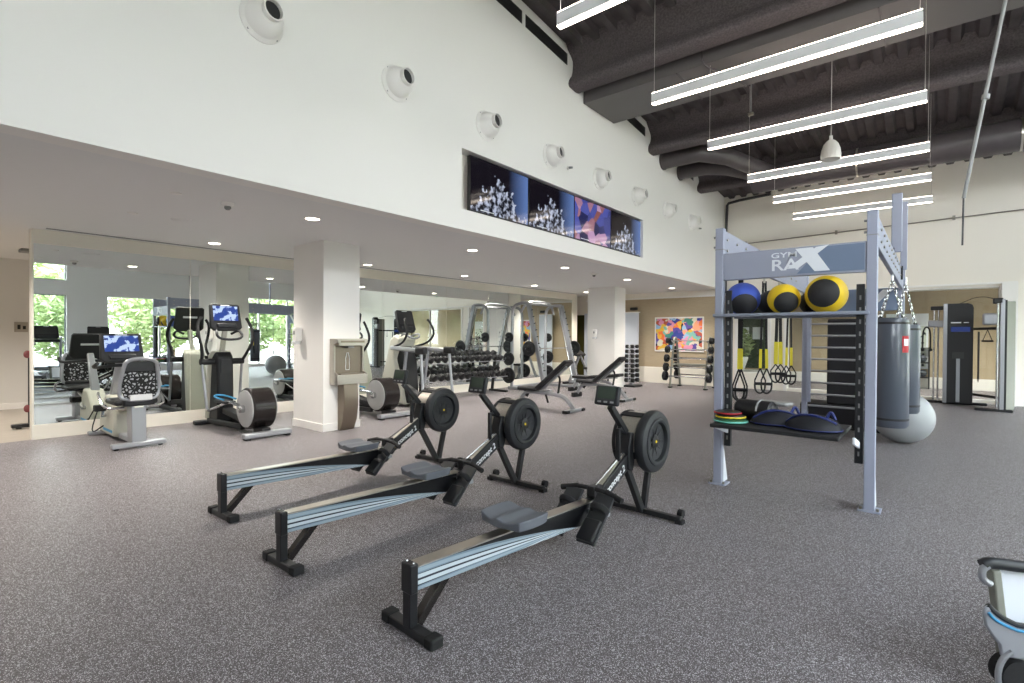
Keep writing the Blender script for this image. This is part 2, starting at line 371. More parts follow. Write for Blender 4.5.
# sloping corrugated deck
m = MB(); p = []; x = XH-.3; per = .30
while x < XR+.3:
    p += [(x, 0), (x+.11, 0), (x+.15, -.07), (x+.26, -.07), (x+.30, 0)]; x += per
p2 = p + [(x, .15), (XH-.3, .15)]
A = [m.bm.verts.new((q[0], YF-.2, deckz(YF-.2)+q[1])) for q in p2]; B = [m.bm.verts.new((q[0], YB+.2, deckz(YB+.2)+q[1])) for q in p2]
for j in range(len(p2)): m._f([A[j], A[(j+1) % len(p2)], B[(j+1) % len(p2)], B[j]])
m._f(A[::-1]); m._f(B)
struct('ceiling_upper', m, 'deck', flat=True)
def foam_beam(y, zb):
    """fireproofed steel beam: lumpy sprayed section swept along x"""
    zt = deckz(y)+.05; h = zt-zb
    prof = [(-.28, zt), (-.22, zt-.08), (-.10, zt-.16), (-.05, zt-.3*h-.06), (-.06, zb+.22), (-.15, zb+.12), (-.17, zb+.03), (-.13, zb-.01), (.0, zb-.02), (.13, zb-.01), (.17, zb+.04), (.15, zb+.12), (.06, zb+.22), (.06, zt-.2), (.22, zt-.08), (.28, zt)]
    prof = [tuple(v) for v in chaikin([(a, b, 0) for a, b in [q[:2] for q in prof]], 1, True)]
    m = MB(); rings = []; n = 150
    for i in range(n+1):
        x = XH + (XR-XH)*i/n; rr = []
        for k, q in enumerate(prof):
            d = noise.noise(V((x*5, q[0]*9, q[1]*9+y)))*.022
            rr.append(m.bm.verts.new((x, y+q[0]+d, q[1]+d*.6)))
        rings.append(rr)
    m.loft(rings); return m
for i, (y, zb) in enumerate(((4.15, 5.55), (7.08, 5.31), (9.98, 5.09), (12.72, 4.9))):
    struct('beam', foam_beam(y, zb), 'foam', label='dark sprayed steel ceiling beam', ang=50)
# back wall
DO = [(-9.6, -8.95, 0.02, 2.06)]; GL = [(-4.21, -3.42, .42, 2.46), (-3.02, .96, .06, 2.46)]
struct('wall_back', holed('y', YB, YB+.2, XL, XR+.2, 0, 6.2, DO+GL), 'beige')
struct('wall_back_panelling', MB().b2(-8.7, -4.36, YB-.03, YB, .45, 2.49), 'tan')
struct('baseboard_back', MB().b2(-8.7, -4.36, YB-.05, YB, 0, .45).b2(-8.7, -4.36, YB-.035, YB-.0, .45, .47), 'cream', None, .004)
struct('trim_8', MB().b2(-8.9, 1.2, YB-.05, YB, 2.485, 2.53), 'white', label='white ledge above the tan panelling')
struct('trim_9', MB().b2(1.2, XR, YB-.02, YB, 0, .12), 'white', label='white baseboard')
struct('door_1', MB().b2(-9.6, -8.95, YB+.05, YB+.09, .02, 2.06), 'olive', label='dark olive glass door')
struct('trim_10', MB().b2(-8.95, -8.70, YB-.06, YB-.02, 0, 2.1), 'doorw', label='white door edge')
for i, g in enumerate(GL):
    w = struct('window_%d' % (i+1), MB().b2(g[0], g[1], YB+.09, YB+.1, g[2], g[3]), 'glass', label='clear interior glass partition')
    f = MB()
    for a, b in ((g[0]-.05, g[0]+.03), (g[1]-.03, g[1]+.05)): f.b2(a, b, YB-.03, YB+.2, 0, g[3])
    f.b2(g[0], g[1], YB+.02, YB+.16, g[3]-.03, g[3]+.02).b2(g[0], g[1], YB+.02, YB+.16, g[2]-.03, g[2]+.02)
    if i == 1: f.b2(-1.05, -1.02, YB+.06, YB+.13, .06, 2.46)
    struct('window_frame', f, 'white', w, .003)
struct('trim_11', MB().b2(.96, 1.2, YB-.12, YB, 0, 2.5), 'white', label='white post at the end of the glass')
# room behind the glass
struct('window_studio', MB().b2(-5.95, -4.1, YS-.012, YS, .35, 2.3), 'olivegreen', label='dark green tinted pane on the far wall behind the glass')
struct('wall_studio', MB().b2(-6, XR, YS, YS+.15, 0, 3).b2(-6.15, -6, YB+.2, YS, 0, 3), 'tan')
struct('wall_studio_side', holed('x', XR, XR+.15, YB+.2, YS, 0, 3, [(15.2, 18.0, .3, 2.4)]), 'white')
struct('ceiling_studio', MB().b2(-6.2, XR+.2, YB+.2, YS+.2, H, H+.1), 'soffit')
struct('baseboard_studio', MB().b2(-6, XR, YS-.03, YS, 0, .3), 'white')
# right wall and front wall with daylight windows, some unseen and added for light
WR = [(1.0, 3.83, .1, 2.62), (1.0, 3.83, 3.1, 5.0), (4.93, 8.1, .25, 2.66), (8.9, 13.9, .1, 2.9), (4.93, 8.4, 4.3, 5.4), (8.9, 13.6, 4.3, 4.95)]  # last two are unseen high windows, added to brighten the upper wall
struct('wall_right', holed('x', XR, XR+.25, YF, YB, 0, 7.2, WR), 'white')
WF = [(.6, 4.2, 4.0, 5.6)]  # unseen window behind the camera, put in and sized for its light
struct('wall_front', holed('y', YF-.2, YF, XL, XR+.25, 0, 7.2, WF), 'white')
def daylight(ax, p, h):
    l = bpy.data.lights.new('portal', 'AREA'); l.shape = 'RECTANGLE'; l.cycles.is_portal = True
    o = bpy.data.objects.new('window_daylight_portal', l); COL.objects.link(o)
    l.size = h[1]-h[0]; l.size_y = h[3]-h[2]; c = ((h[0]+h[1])/2, (h[2]+h[3])/2)
    if ax == 'x': o.location = (p, c[0], c[1]); o.rotation_euler = (PI/2, 0, PI/2)
    else: o.location = (c[0], p, c[1]); o.rotation_euler = (PI/2, 0, PI)
    return o
wi = 3
for ax, p, hs in (('x', XR+.12, WR), ('y', YF-.1, WF), ('x', XR+.08, [(15.2, 18.0, .3, 2.4)])):
    for h in hs:
        f = MB(); n = max(1, round((h[1]-h[0])/1.4)); g = MB()
        for i in range(n+1):
            a = h[0]+(h[1]-h[0])*i/n
            if ax == 'x': f.b2(p-.04, p+.04, a-.03, a+.03, h[2], h[3])
            else: f.b2(a-.03, a+.03, p-.04, p+.04, h[2], h[3])
        for z in (h[2], h[3]):
            if ax == 'x': f.b2(p-.04, p+.04, h[0], h[1], z-.03, z+.03)
            else: f.b2(h[0], h[1], p-.04, p+.04, z-.03, z+.03)
        if ax == 'x': g.b2(p-.004, p+.004, h[0], h[1], h[2], h[3])
        else: g.b2(h[0], h[1], p-.004, p+.004, h[2], h[3])
        w = struct('window_%d' % wi, g, 'glass', label='daylight window'); struct('window_frame', f, 'winframe' if h[0] < 4.5 else 'white', w); wi += 1
        daylight(ax, p+(.1 if ax == 'x' else -.08), h)
struct('ground', MB().b2(-30, 60, -40, 60, -.35, -.3), 'ground')

# ------------------------------------------------------------------ camera and light
cam = bpy.data.cameras.new('camera'); co = bpy.data.objects.new('camera', cam); COL.objects.link(co); SC.camera = co
yaw, pit, roll, F = math.radians(39.547), math.radians(.5795), math.radians(.3628), 518.24
fw = V((-math.sin(yaw)*math.cos(pit), math.cos(yaw)*math.cos(pit), -math.sin(pit)))
r0 = V((math.cos(yaw), math.sin(yaw), 0)); u0 = r0.cross(fw); rr = r0*math.cos(roll)+u0*math.sin(roll); uu = rr.cross(fw)
mw = Matrix((rr, uu, -fw)).transposed().to_4x4(); mw.translation = (0, 0, 1.35); co.matrix_world = mw
cam.sensor_width = 36; cam.lens = 36*F/1024; cam.clip_start = .05; cam.clip_end = 300
w = bpy.data.worlds.new('sky'); SC.world = w; w.use_nodes = True; nt = w.node_tree; bg = nt.nodes['Background']
tc = nt.nodes.new('ShaderNodeTexCoord'); sx = nt.nodes.new('ShaderNodeSeparateXYZ'); rp = nt.nodes.new('ShaderNodeValToRGB')
nt.links.new(tc.outputs['Generated'], sx.inputs[0]); nt.links.new(sx.outputs[2], rp.inputs[0]); nt.links.new(rp.outputs[0], bg.inputs[0])
rp.color_ramp.elements[0].color = (.98, .98, 1, 1); rp.color_ramp.elements[1].color = (.76, .85, 1, 1); bg.inputs[1].default_value = 9
def lamp(kind, name, loc, energy, col=(1, .93, .84), rot=None, **k):
    l = bpy.data.lights.new(name, kind); l.energy = energy; l.color = col
    for a, v in k.items(): setattr(l, a, v)
    o = bpy.data.objects.new(name, l); COL.objects.link(o); o.location = loc
    if rot: o.rotation_euler = rot
    return o
vs = SC.view_settings; vs.view_transform = 'Standard'; vs.look = 'None'; vs.exposure = 1.29; vs.gamma = 1; vs.use_curve_mapping = False
SC.display_settings.display_device = 'sRGB'
cy = SC.cycles; cy.use_denoising = True; cy.max_bounces = 10; cy.diffuse_bounces = 6; cy.glossy_bounces = 5; cy.transparent_max_bounces = 12; cy.caustics_reflective = True; cy.sample_clamp_indirect = 8; cy.use_adaptive_sampling = False

# ------------------------------------------------------------------ ceiling fittings
P6 = [(3.70, 'nearest the camera, cut by the frame'), (5.59, 'second, the longest fully visible one'), (7.43, 'third, below the sprayed beam'), (9.39, 'fourth, in front of the bell shade'), (11.15, 'fifth, against the end wall'), (12.94, 'farthest, just above the equipment frame')]
def pendant(y, z=4.0, x0=-2.56, x1=-.14):
    t = thing('pendant_light', '', 'light', ((x0+x1)/2, y, z), 0, 'linear pendant lights'); L = x1-x0; h = .125
    MB().b2(-L/2, L/2, -.03, .03, .01, h-.006).build('housing', 'lampside', t, .003)
    MB().b2(-L/2+.004, L/2-.004, -.026, .026, 0, .01).build('lower_diffuser', 'lamp', t)
    MB().b2(-L/2+.004, L/2-.004, -.026, .026, h-.006, h).build('upper_diffuser', 'lamp', t)
    return t
p0 = None
for i, (y, d) in enumerate(P6):
    z = 4.0
    if p0 is None: p0 = pendant(y); o = p0
    else: o = dup(p0, (-1.35, y, z), 0)
    o['label'] = 'long white linear pendant light, ' + d
    dz = deckz(y)-z if i != 2 else 5.183-z
    for k, x in enumerate((-1.19, 1.19)): MB().cyl((x, 0, .125), (x, 0, dz), .0035, seg=6).build('suspension_wire', 'wire', o)
t = thing('bell_pendant', 'small ribbed white bell-shaped pendant lamp hanging among the linear lights', 'lamp', (-1.215, 8.5, 3.87))
m = MB(); R_ = []
prof = [(.118, 0), (.122, .06), (.112, .14), (.09, .21), (.055, .255), (.03, .27)]
for q, h in prof: R_.append([m.bm.verts.new((math.cos(a*PI/24)*q*(1+.035*(a % 2)), math.sin(a*PI/24)*q*(1+.035*(a % 2)), h)) for a in range(48)])
m.loft(R_); m.build('shade', 'shade', t); MB().cyl((0, 0, .27), (0, 0, .33), .022).cyl((0, 0, .3), (0, 0, deckz(8.5)-3.87), .004, seg=6).build('cord', 'wire', t)
DL = [(-5.49, 3.09, 'nearest the high wall, left of the pillar'), (-8.10, 3.04, 'next to the mirror header at the left'), (-5.55, 5.75, 'below the left end of the televisions'), (-8.25, 5.75, 'just right of the near pillar'),
      (-5.54, 8.28, 'below the second television'), (-8.05, 8.1, 'above the dumbbell rack'), (-5.55, 10.86, 'below the fourth television'), (-8.12, 10.73, 'above the smith machine'), (-8.07, 13.19, 'left of the far pillar'), (-5.55, 13.44, 'right of the far pillar, before the artwork')]
d0 = None
for x, y, d in DL:
    if d0 is None:
        d0 = thing('downlight', '', 'light', (x, y, H-.008), 0, 'recessed ceiling downlights'); o = d0
        MB().lathe([(.075, .004), (.075, .001), (.058, .0)], (0, 0, 0), seg=24).build('lens', 'down', d0)
        MB().tube([(math.cos(a*PI/12)*.078, math.sin(a*PI/12)*.078, .004) for a in range(24)], .006, 6, True).build('rim', 'white', d0)
    else: o = dup(d0, (x, y, H-.008))
    o['label'] = 'round recessed downlight ' + d
    lamp('SPOT', 'downlight_beam', (x, y, H-.03), 105, spot_size=math.radians(125), spot_blend=.8, shadow_soft_size=.06)
for x, y in ((-2, 16.6), (0, 16.6), (2.4, 16.6)): lamp('SPOT', 'studio_downlight_beam', (x, y, H-.03), 110, spot_size=math.radians(140), spot_blend=.8, shadow_soft_size=.08)
for x, y in ((-10.8, 0), (-10.8, 3), (-5.5, .4), (-8.1, .4)): lamp('SPOT', 'downlight_beam', (x, y, H-.03), 95, spot_size=math.radians(130), spot_blend=.8, shadow_soft_size=.06)
def spot_part(x, y, name, label, cat, grp=None):
    t = thing(name, label, cat, (x, y, H), 0, grp); return t
for i, (x, y, d) in enumerate(((-5.53, 2.20, 'near the high wall at the left'), (-5.58, 9.43, 'above the far benches'))):
    t = thing('smoke_detector', 'small grey dome detector on the ceiling ' + d, 'detector', (x, y, H), 0, 'ceiling detectors')
    MB().lathe([(.06, 0), (.06, -.02), (.045, -.035)], (0, 0, 0)).build('base', 'white', t); MB().lathe([(.03, -.03), (.032, -.055), (.015, -.07)], (0, 0, 0)).build('sensor_head', 'sensor', t)
for i, (x, y, d) in enumerate(((-6.81, 1.73, 'left of the long speaker grille'), (-5.53, 1.74, 'closest to the camera'), (-6.92, 8.33, 'between two downlights'), (-6.75, 9.12, 'beside the far smoke detector'))):
    tag(MB().lathe([(.05, 0), (.05, -.006), (.03, -.012)], (0, 0, 0)).build('sprinkler_cover', 'white', None, loc=(x, y, H)), 'small round white sprinkler cover ' + d, 'sprinkler', 'sprinkler covers')
tag(MB().lathe([(.115, 0), (.115, -.006), (.1, -.012)], (0, 0, 0)).build('ceiling_speaker', 'soffit', None, loc=(-6.77, 2.2, H)), 'round flush ceiling speaker, the widest disc on the low ceiling', 'speaker')
t = thing('air_slot', 'long black linear air slot in the ceiling beside the mirror header', 'vent', (-8.66, 1.3, H))
MB().b2(-.045, .045, 0, 12.3, -.004, 0).build('slot', 'dgrey', t); MB().b2(-.006, .006, 0, 12.3, -.008, 0).build('divider', 'sensor', t); MB().b2(-.055, -.045, 0, 12.3, -.006, 0).b2(.045, .055, 0, 12.3, -.006, 0).build('flange', 'soffit', t)
tag(MB().b2(-.12, .12, -.07, .07, -.05, 0).build('recess_vent', 'sensor', None, .01, loc=(-11.1, 1.42, H)), 'small grey fitting on the ceiling of the left recess', 'vent')

# ------------------------------------------------------------------ high wall fittings
t0 = None
names = ['first', 'second', 'third', 'fourth', 'fifth', 'sixth', 'seventh', 'eighth and smallest']
for i in range(8):
    y = 2.10+1.443*i
    if t0 is None:
        t0 = thing('air_nozzle', '', 'air vent', (XH, y, 4.08), 0, 'round air nozzles along the high wall'); o = t0
        MB().lathe([(.19, 0), (.19, .012), (.165, .03), (.16, .035)], (0, 0, 0), (1, 0, 0)).build('mounting_ring', 'white', t0)
        ax = V((1, .10, .04)).normalized()
        MB().lathe([(.16, .02), (.158, .06), (.14, .11), (.105, .15), (.085, .165)], (0, 0, 0), (1, 0, 0)).build('dome', 'white', t0)
        m = MB(); c = V((.10, 0, .02)); m.lathe([(.085, 0), (.085, .09), (.091, .10), (.091, .11), (.078, .11), (.074, .07)], c, ax, caps=False); m.build('spout', 'white', t0)
        MB().lathe([(.078, .07), (.076, .075)], c, ax).build('opening_shade', 'dgrey', t0)  # dark disc paints the shade inside the spout
        for k in range(4): a = PI/4+k*PI/2; MB().cyl((.012, math.cos(a)*.175, math.sin(a)*.175), (.022, math.cos(a)*.175, math.sin(a)*.175), .009, seg=8).build('screw', 'sensor', t0)
    else: o = dup(t0, (XH, y, 4.08))
    o['label'] = 'round white air nozzle on the high wall, %s from the left' % names[i]
for i, (y, z, d) in enumerate(((6.9, 4.02, 'between the fourth and fifth nozzles'), (12.62, 4.0, 'right of the eighth nozzle'))):
    t = thing('small_sensor', 'tiny grey device on the high wall ' + d, 'sensor', (XH, y, z), 0, 'small wall devices')
    MB().cyl((0, 0, 0), (.03, 0, 0), .03).build('plate', 'white', t); MB().cyl((.03, 0, 0), (.09, 0, -.01), .018).build('sensor_head', 'sensor', t)
TL = ['mountain picture, at the left end', 'mountain picture, second from the left', 'colourful talk show picture, third from the left', 'mountain picture, narrow in view at the right end']
tw = (9.60-4.72)/4
for i in range(4):
    t = thing('television', 'wall television in the recess, ' + TL[i], 'television', (XH-.05, 4.74+tw*(i+.5), 3.3), PI/2, 'televisions in the wall recess')
    W = tw-.012; hh = .355
    MB().b2(-W/2, W/2, -.0, .05, -hh, hh).build('case', 'tvb', t, .004)
    MB().b2(-W/2+.012, W/2-.012, -.004, 0, -hh+.02, hh-.012).build('screen', 'scrS' if i == 2 else 'scrM', t)
    MB().b2(-W/2+.2, -W/2+.45, -.0065, -.004, -hh+.04, -hh+.048).build('caption_strip', 'tick', t)
    MB().b2(-.2, .2, .05, .10, -.15, .15).build('bracket', 'black', t)

# ------------------------------------------------------------------ ducts, pipes under the deck
t = thing('box_duct', 'large grey rectangular duct crossing the room under the deck', 'duct')
MB().b2(XH+.01, XR, 7.34, 8.37, 5.185, 5.48).build('casing', 'box', t, .006)
for x in (-3.0, -.6, 1.8): MB().b2(x, x+.02, 7.33, 8.38, 5.17, 5.185).build('strap', 'ductdark', t)
t = thing('round_duct', 'big round dark duct running along the far end of the ceiling', 'duct')
MB().cyl((-3.2, 12.2, 4.80), (XR, 12.2, 4.80), .27, seg=40).build('casing', 'ductdark', t)
for x in (-1.3, 1.0, 3.3): MB().cyl((x, 12.2, 4.80), (x+.03, 12.2, 4.80), .277, seg=40).build('strap', 'alu', t)
for i, (ya, za, xb, lb) in enumerate(((10.53, 5.08, -3.55, 'nearer'), (11.45, 5.06, -3.75, 'farther'))):
    t = thing('branch_duct', 'dark round branch duct leaving the high wall, the %s of two' % lb, 'duct', group='branch ducts')
    MB().tube(chaikin([(XH+.02, ya, za), (xb, ya, za), (xb+.75, 12.1, 4.85)], 1), .165 if i == 0 else .15, 24).build('casing', 'ductdark', t)
    MB().cyl((XH, ya, za), (XH+.04, ya, za), .18 if i == 0 else .165).build('collar', 'ductdark', t)
tag(MB().tube(chaikin([(-4.50, 14.53, 2.56), (-4.50, 14.53, 4.9), (-4.42, 14.53, 5.0), (-3.4, 14.53, 5.05)], 1), .035, 12).build('corner_pipe', 'pipe', None), 'dark pipe rising in the corner beside the end wall', 'pipe')
t = thing('horizontal_conduit', 'thin horizontal pipe clipped across the beige end wall', 'pipe')
MB().cyl((-4.1, 14.55, 3.84), (XR-.03, 14.55, 4.03), .012, seg=8).build('tube', 'gold', t)
for x in (-4.0, -1.95, .2, 2.2): MB().box((x, 14.57, 3.85+.0218*(x+4)), (.05, .055, .09)).build('clip', 'gold', t)
t = thing('hanging_cable_rod', 'slanted grey rod hanging from the ceiling over the right side', 'rod')
MB().tube([(.65, 5.9, 5.75), (.40, 6.0, 4.25), (.145, 6.0, 2.58)], .014, 8).build('rod', 'sensor', t); MB().cyl((.145, 6, 2.6), (.142, 6, 2.17), .007, seg=8).build('cable', 'pipe', t); MB().cyl((.28, 6.0, 3.44), (.275, 6.0, 3.40), .028, seg=10).build('clamp', 'sensor', t)
t = thing('bent_conduit', 'bent grey conduit running under the sprayed beam by the box duct', 'pipe')
MB().tube(chaikin([(-2.63, 7.31, 5.8), (-2.63, 7.31, 5.45), (-2.61, 7.31, 5.15), (-2.45, 7.6, 5.15), (-2.3, 8.3, 5.15)], 2), .014, 10).build('tube', 'ductdark', t)
for i, (x, y, z0, z1) in enumerate(((-.1, 5.3, 4.75, 5.2), (-2.35, 8.75, 4.9, 5.5))):
    t = thing('hanger', 'small steel hanger under the deck ' + ('near the end of the second linear light' if i == 0 else 'between two linear lights'), 'hanger', (x, y, z0), 0, 'deck hangers')
    MB().cyl((0, 0, 0), (0, 0, deckz(y)-z0), .008, seg=8).build('rod', 'sensor', t); MB().b2(-.04, .04, -.02, .02, -.03, .01).build('clip', 'alu', t)
#PART3
# ------------------------------------------------------------------ rowing machines (origin at the rear foot, local +y towards the flywheel)
def rower():
    t = thing('rowing_machine', '', 'rowing machine', (0, 0, 0), 0, 'rowing machines')
    f = MB().b2(-.15, .15, -.028, .028, .0, .042).build('rear_foot', 'black', t, .006)
    for s in (-1, 1): MB().b2(s*.16-.03, s*.16+.03, -.034, .034, 0, .05).build('end_cap', 'rubber', f, .008)
    MB().bar((0, -.005, .035), (0, -.005, .32), .055, .045, (0, 1, 0)).build('rear_post', 'black', t, .004)
    MB().bar((0, .03, .035), (0, .21, .215), .05, .042).build('rear_brace', 'bronze', t, .003)
    r = MB().prism([(.012, .2), (.012, .305), (1.40, .272), (1.52, .30), (1.56, .22), (1.47, .14), (1.28, .148)], 'x', -.034, .034).build('rail', 'rail', t, .003)
    MB().prism([(.012, .3055), (1.42, .273), (1.42, .281), (.012, .3135)], 'x', -.037, .037).build('rail_top', 'alu', r)
    MB().b2(-.038, .038, -.03, .012, .19, .325).build('end_plate', 'black', r, .006)
    for s in (-1, 1): MB().lathe([(.007, 0), (.005, .004)], (s*.024, -.005, .324)).build('bolt', 'chrome', r)
    MB().bar((0, 1.42, .21), (0, 1.97, .50), .066, .105).build('front_beam', 'black', t, .005)
    d = V((0, .55, .29)).normalized()
    m = MB(); n = V((0, -d.z, d.y)); m.bar(V((0, 1.5, .2525))+n*.054, V((0, 1.93, .479))+n*.054, .03, .006); m.build('beam_track', 'alu', t)
    fb = [c for c in t.children if c.name.startswith('front_beam')][0]
    MB().text('concept 2', .066, frame4(V((.0345, 1.83, .425))-V((0, .0, .004)), d, n), .0008, .25, 'RIGHT').build('maker_lettering', 'tick', fb)
    MB().text('concept 2', .066, frame4(V((-.0345, 1.83, .425)), -d, n), .0008, .25, 'LEFT').build('maker_lettering', 'tick', fb)
    for s in (-1, 1):
        o_ = V((s*.0345, 1.83, .425)) - d*.335
        MB().text('X', .07, frame4(o_, d*s, n), .0008).build('rower_emblem', 'yellow', fb)
    MB().bar((0, 1.90, .43), (0, 2.145, .035), .04, .05).build('front_strut', 'black', t, .003)
    MB().bar((0, 2.26, .36), (0, 2.175, .035), .04, .045).build('front_strut', 'black', t, .003)
    ff = MB().b2(-.31, .31, 2.135, 2.185, .012, .05).build('front_foot', 'black', t, .006)
    for s in (-1, 1):
        MB().b2(s*.30-.028, s*.30+.028, 2.13, 2.19, 0, .03).build('foot_pad', 'rubber', ff, .004)
        MB().cyl((s*.285-.018, 2.21, .058), (s*.285+.018, 2.21, .058), .03, seg=18).build('wheel', 'rubber', ff)
    # flywheel drum, axis along x
    c = (0, 2.13, .575)
    fl = MB().lathe([(.05, -.135), (.19, -.135), (.212, -.125), (.216, -.112), (.214, -.098), (.03, -.098)], c, (1, 0, 0), 48).build('flywheel', 'satin', t)
    MB().lathe([(.208, -.108), (.208, .052)], c, (1, 0, 0), 48).build('perforated_band', 'fan', fl)
    m = MB(); m.lathe([(.15, .055), (.205, .058), (.219, .064), (.229, .078), (.231, .095), (.229, .115), (.220, .132), (.205, .138), (.175, .14), (.172, .147), (.160, .150), (.145, .146), (.138, .12), (.03, .108), (.03, .045)], c, (1, 0, 0), 56); m.build('guard_cover', 'darkgrey', fl, ang=30)
    m = MB()
    for k in range(10):
        a = k*2*PI/10; q = V((0, math.cos(a), math.sin(a))); m.bar(V(c)+q*.03+V((.112, 0, 0)), V(c)+q*.135+V((.116, 0, 0)), .012, .006, (1, 0, 0))
    m.build('fan_grille', 'black', fl)
    for k in range(4):
        a = .4+k*PI/2; q = V((0, math.cos(a), math.sin(a))); MB().bar(V(c)+q*.213+V((-.11, 0, 0)), V(c)+q*.213+V((.06, 0, 0)), .05, .010, q).build('drum_strut', 'satin', fl)
    MB().lathe([(.05, .108), (.05, .12), (.03, .124), (.0, .124)], c, (1, 0, 0)).build('hub', 'black', fl)
    MB().lathe([(.011, .12), (.011, .127), (.0, .128)], c, (1, 0, 0), 16).build('hub_dot', 'yellow', fl)
    MB().prism([(1.87, .40), (1.87, .56), (1.90, .66), (1.94, .66), (1.95, .60), (1.95, .44), (1.93, .38)], 'x', -.048, .048).build('housing', 'satin', t, .008)
    a = MB().bar((0, 1.90, .66), (0, 1.69, .87), .04, .042, (0, 1, 1)).build('monitor_arm', 'black', t, .004)
    MB().bar((0, 1.80, .44), (0, 1.80, .70), .03, .024, (0, 1, 0)).bar((0, 1.81, .70), (0, 1.90, .66), .03, .03).build('arm_bracket', 'black', a, .003)
    R_ = Matrix.Rotation(-.25, 4, 'X')
    mo = MB().box((0, 0, 0), (.185, .034, .135)).build('monitor', 'darkgrey', t, .01, loc=(0, 1.655, .945), rot=(-.25, 0, 0))
    MB().box((0, -.019, .018), (.135, .004, .082)).build('display', 'lcd', mo); 
    for k in (-.05, 0, .05): MB().box((k, -.019, -.046), (.026, .005, .012)).build('button', 'sensor', mo)
    # seat
    m = MB(); nx, ny = 14, 10; g = []; gb = []
    for j in range(ny+1):
        row = []; rb = []
        for i in range(nx+1):
            u, v = i/nx*2-1, j/ny*2-1
            x = u*.16*(1-.10*abs(v)**3); y = v*.122 + .028*(1-abs(u))*(-1 if v < 0 else .35)*abs(v) 
            z = .012*math.exp(-((abs(u)-.95)/.3)**2) + .014*math.exp(-(u/.22)**2)*(1-.3*v) - .008*(1-u*u) - .006*max(0, abs(v)-.8)*5*.6
            row.append(m.bm.verts.new((x, y, .045+z))); rb.append(m.bm.verts.new((x*.95, y*.95, 0)))
        g.append(row); gb.append(rb)
    for j in range(ny):
        for i in range(nx): m._f([g[j][i], g[j][i+1], g[j+1][i+1], g[j+1][i]]); m._f([gb[j][i], gb[j+1][i], gb[j+1][i+1], gb[j][i+1]])
    for i in range(nx): m._f([g[0][i], gb[0][i], gb[0][i+1], g[0][i+1]]); m._f([g[ny][i], g[ny][i+1], gb[ny][i+1], gb[ny][i]])
    for j in range(ny): m._f([g[j][0], g[j+1][0], gb[j+1][0], gb[j][0]]); m._f([g[j][nx], gb[j][nx], gb[j+1][nx], g[j+1][nx]])
    s = m.build('seat', 'seat', t, .006, loc=(0, .95, .353), ang=50)
    MB().b2(-.045, .045, -.06, .06, -.026, 0).build('carriage', 'alu', s, .004)
    for q in (-1, 1): MB().cyl((-.042, q*.045, -.018), (.042, q*.045, -.018), .013, seg=14).build('roller', 'white', s)
    # foot stretchers
    dd = V((0, .70, .71)); up = V((0, -.71, .70))
    for sx in (-1, 1):
        c0 = V((sx*.12, 1.345, .215))
        p = MB().bar(c0-dd*.185, c0+dd*.16, .135, .018, up).build('footrest', 'darkgrey', t, .006)
        MB().bar(c0-dd*.18+up*.025, c0-dd*.03+up*.014, .115, .035, up).build('heel_cup', 'satin', p, .008)
        MB().tube(chaikin([c0+V((sx*.062, 0, 0))+dd*.04, c0+up*.05+dd*.05+V((sx*.045, 0, 0)), c0+up*.06+dd*.05-V((sx*.03, 0, 0)), c0-V((sx*.06, 0, 0))+dd*.04], 2), .011, 8, ry=.02).build('strap', 'webbing', p)
    MB().bar((-.17, 1.40, .225), (.17, 1.40, .225), .05, .03).build('footrest_bracket', 'silver', t, .004)
    h = MB().tube(chaikin([(-.225, 1.455, .315), (-.12, 1.47, .345), (.12, 1.47, .345), (.225, 1.455, .315)], 2), .0155, 12).build('handle', 'satin', t)
    for sx in (-1, 1): MB().tube([(sx*.235, 1.453, .312), (sx*.11, 1.468, .342)], .019, 12).build('grip', 'rubber', h)
    MB().b2(-.03, .03, 1.45, 1.55, .29, .36).build('handle_cradle', 'black', t, .006)
    MB().tube([(0, 1.50, .35), (0, 1.9, .53)], .005, 6).build('chain', 'chrome', t)
    return t
r0_ = rower()
def place_rower(o, x, y, rz, seat, lab):
    o.location = (x, y, 0); o.rotation_euler.z = rz; o['label'] = lab
    for c in o.children:
        if c.name.startswith('seat'): c.location.y = seat; c.location.z = .345-.024*seat
place_rower(r0_, -1.838, 1.518, -.047, .70, 'black rowing machine with grey seat, nearest the camera and closest to the shelf rack')
place_rower(dup(r0_, (0, 0, 0), 0), -2.943, 1.475, 0, 1.09, 'black rowing machine with grey seat, the middle one of the row of three')
place_rower(dup(r0_, (0, 0, 0), 0), -4.072, 1.59, .02, 1.17, 'black rowing machine with grey seat, the farthest of three, closest to the white pillar')

# ------------------------------------------------------------------ console shared by the cardio machines
def console(root, y, z, tilt, w=.44, h=.36, on=True):
    c = MB().prism([(-w/2, -h*.38), (-w/2+.05, -h/2), (w/2-.05, -h/2), (w/2, -h*.38), (w/2-.015, h/2-.02), (w/2-.04, h/2), (-w/2+.04, h/2), (-w/2+.015, h/2-.02)], 'y', -.02, .035).build('console', 'satin', root, .012, loc=(0, y, z), rot=(tilt, 0, 0))
    MB().b2(-w/2+.05, w/2-.05, -.024, -.02, -.03*h/.36-.02, h/2-.035).build('screen', 'scrC' if on else 'dgrey', c)
    MB().b2(-.06, .06, -.024, -.02, h/2-.028, h/2-.018).build('name_strip', 'tick', c)
    m = MB().b2(-w*.3, w*.3, -.045, -.0, -h*.40, -h*.24); m.build('control_shelf', 'darkgrey', c, .01)
    MB().b2(-w*.24, w*.24, .035, .042, h*.05, h*.13).build('rear_badge', 'lampside', c, .004)
    return c

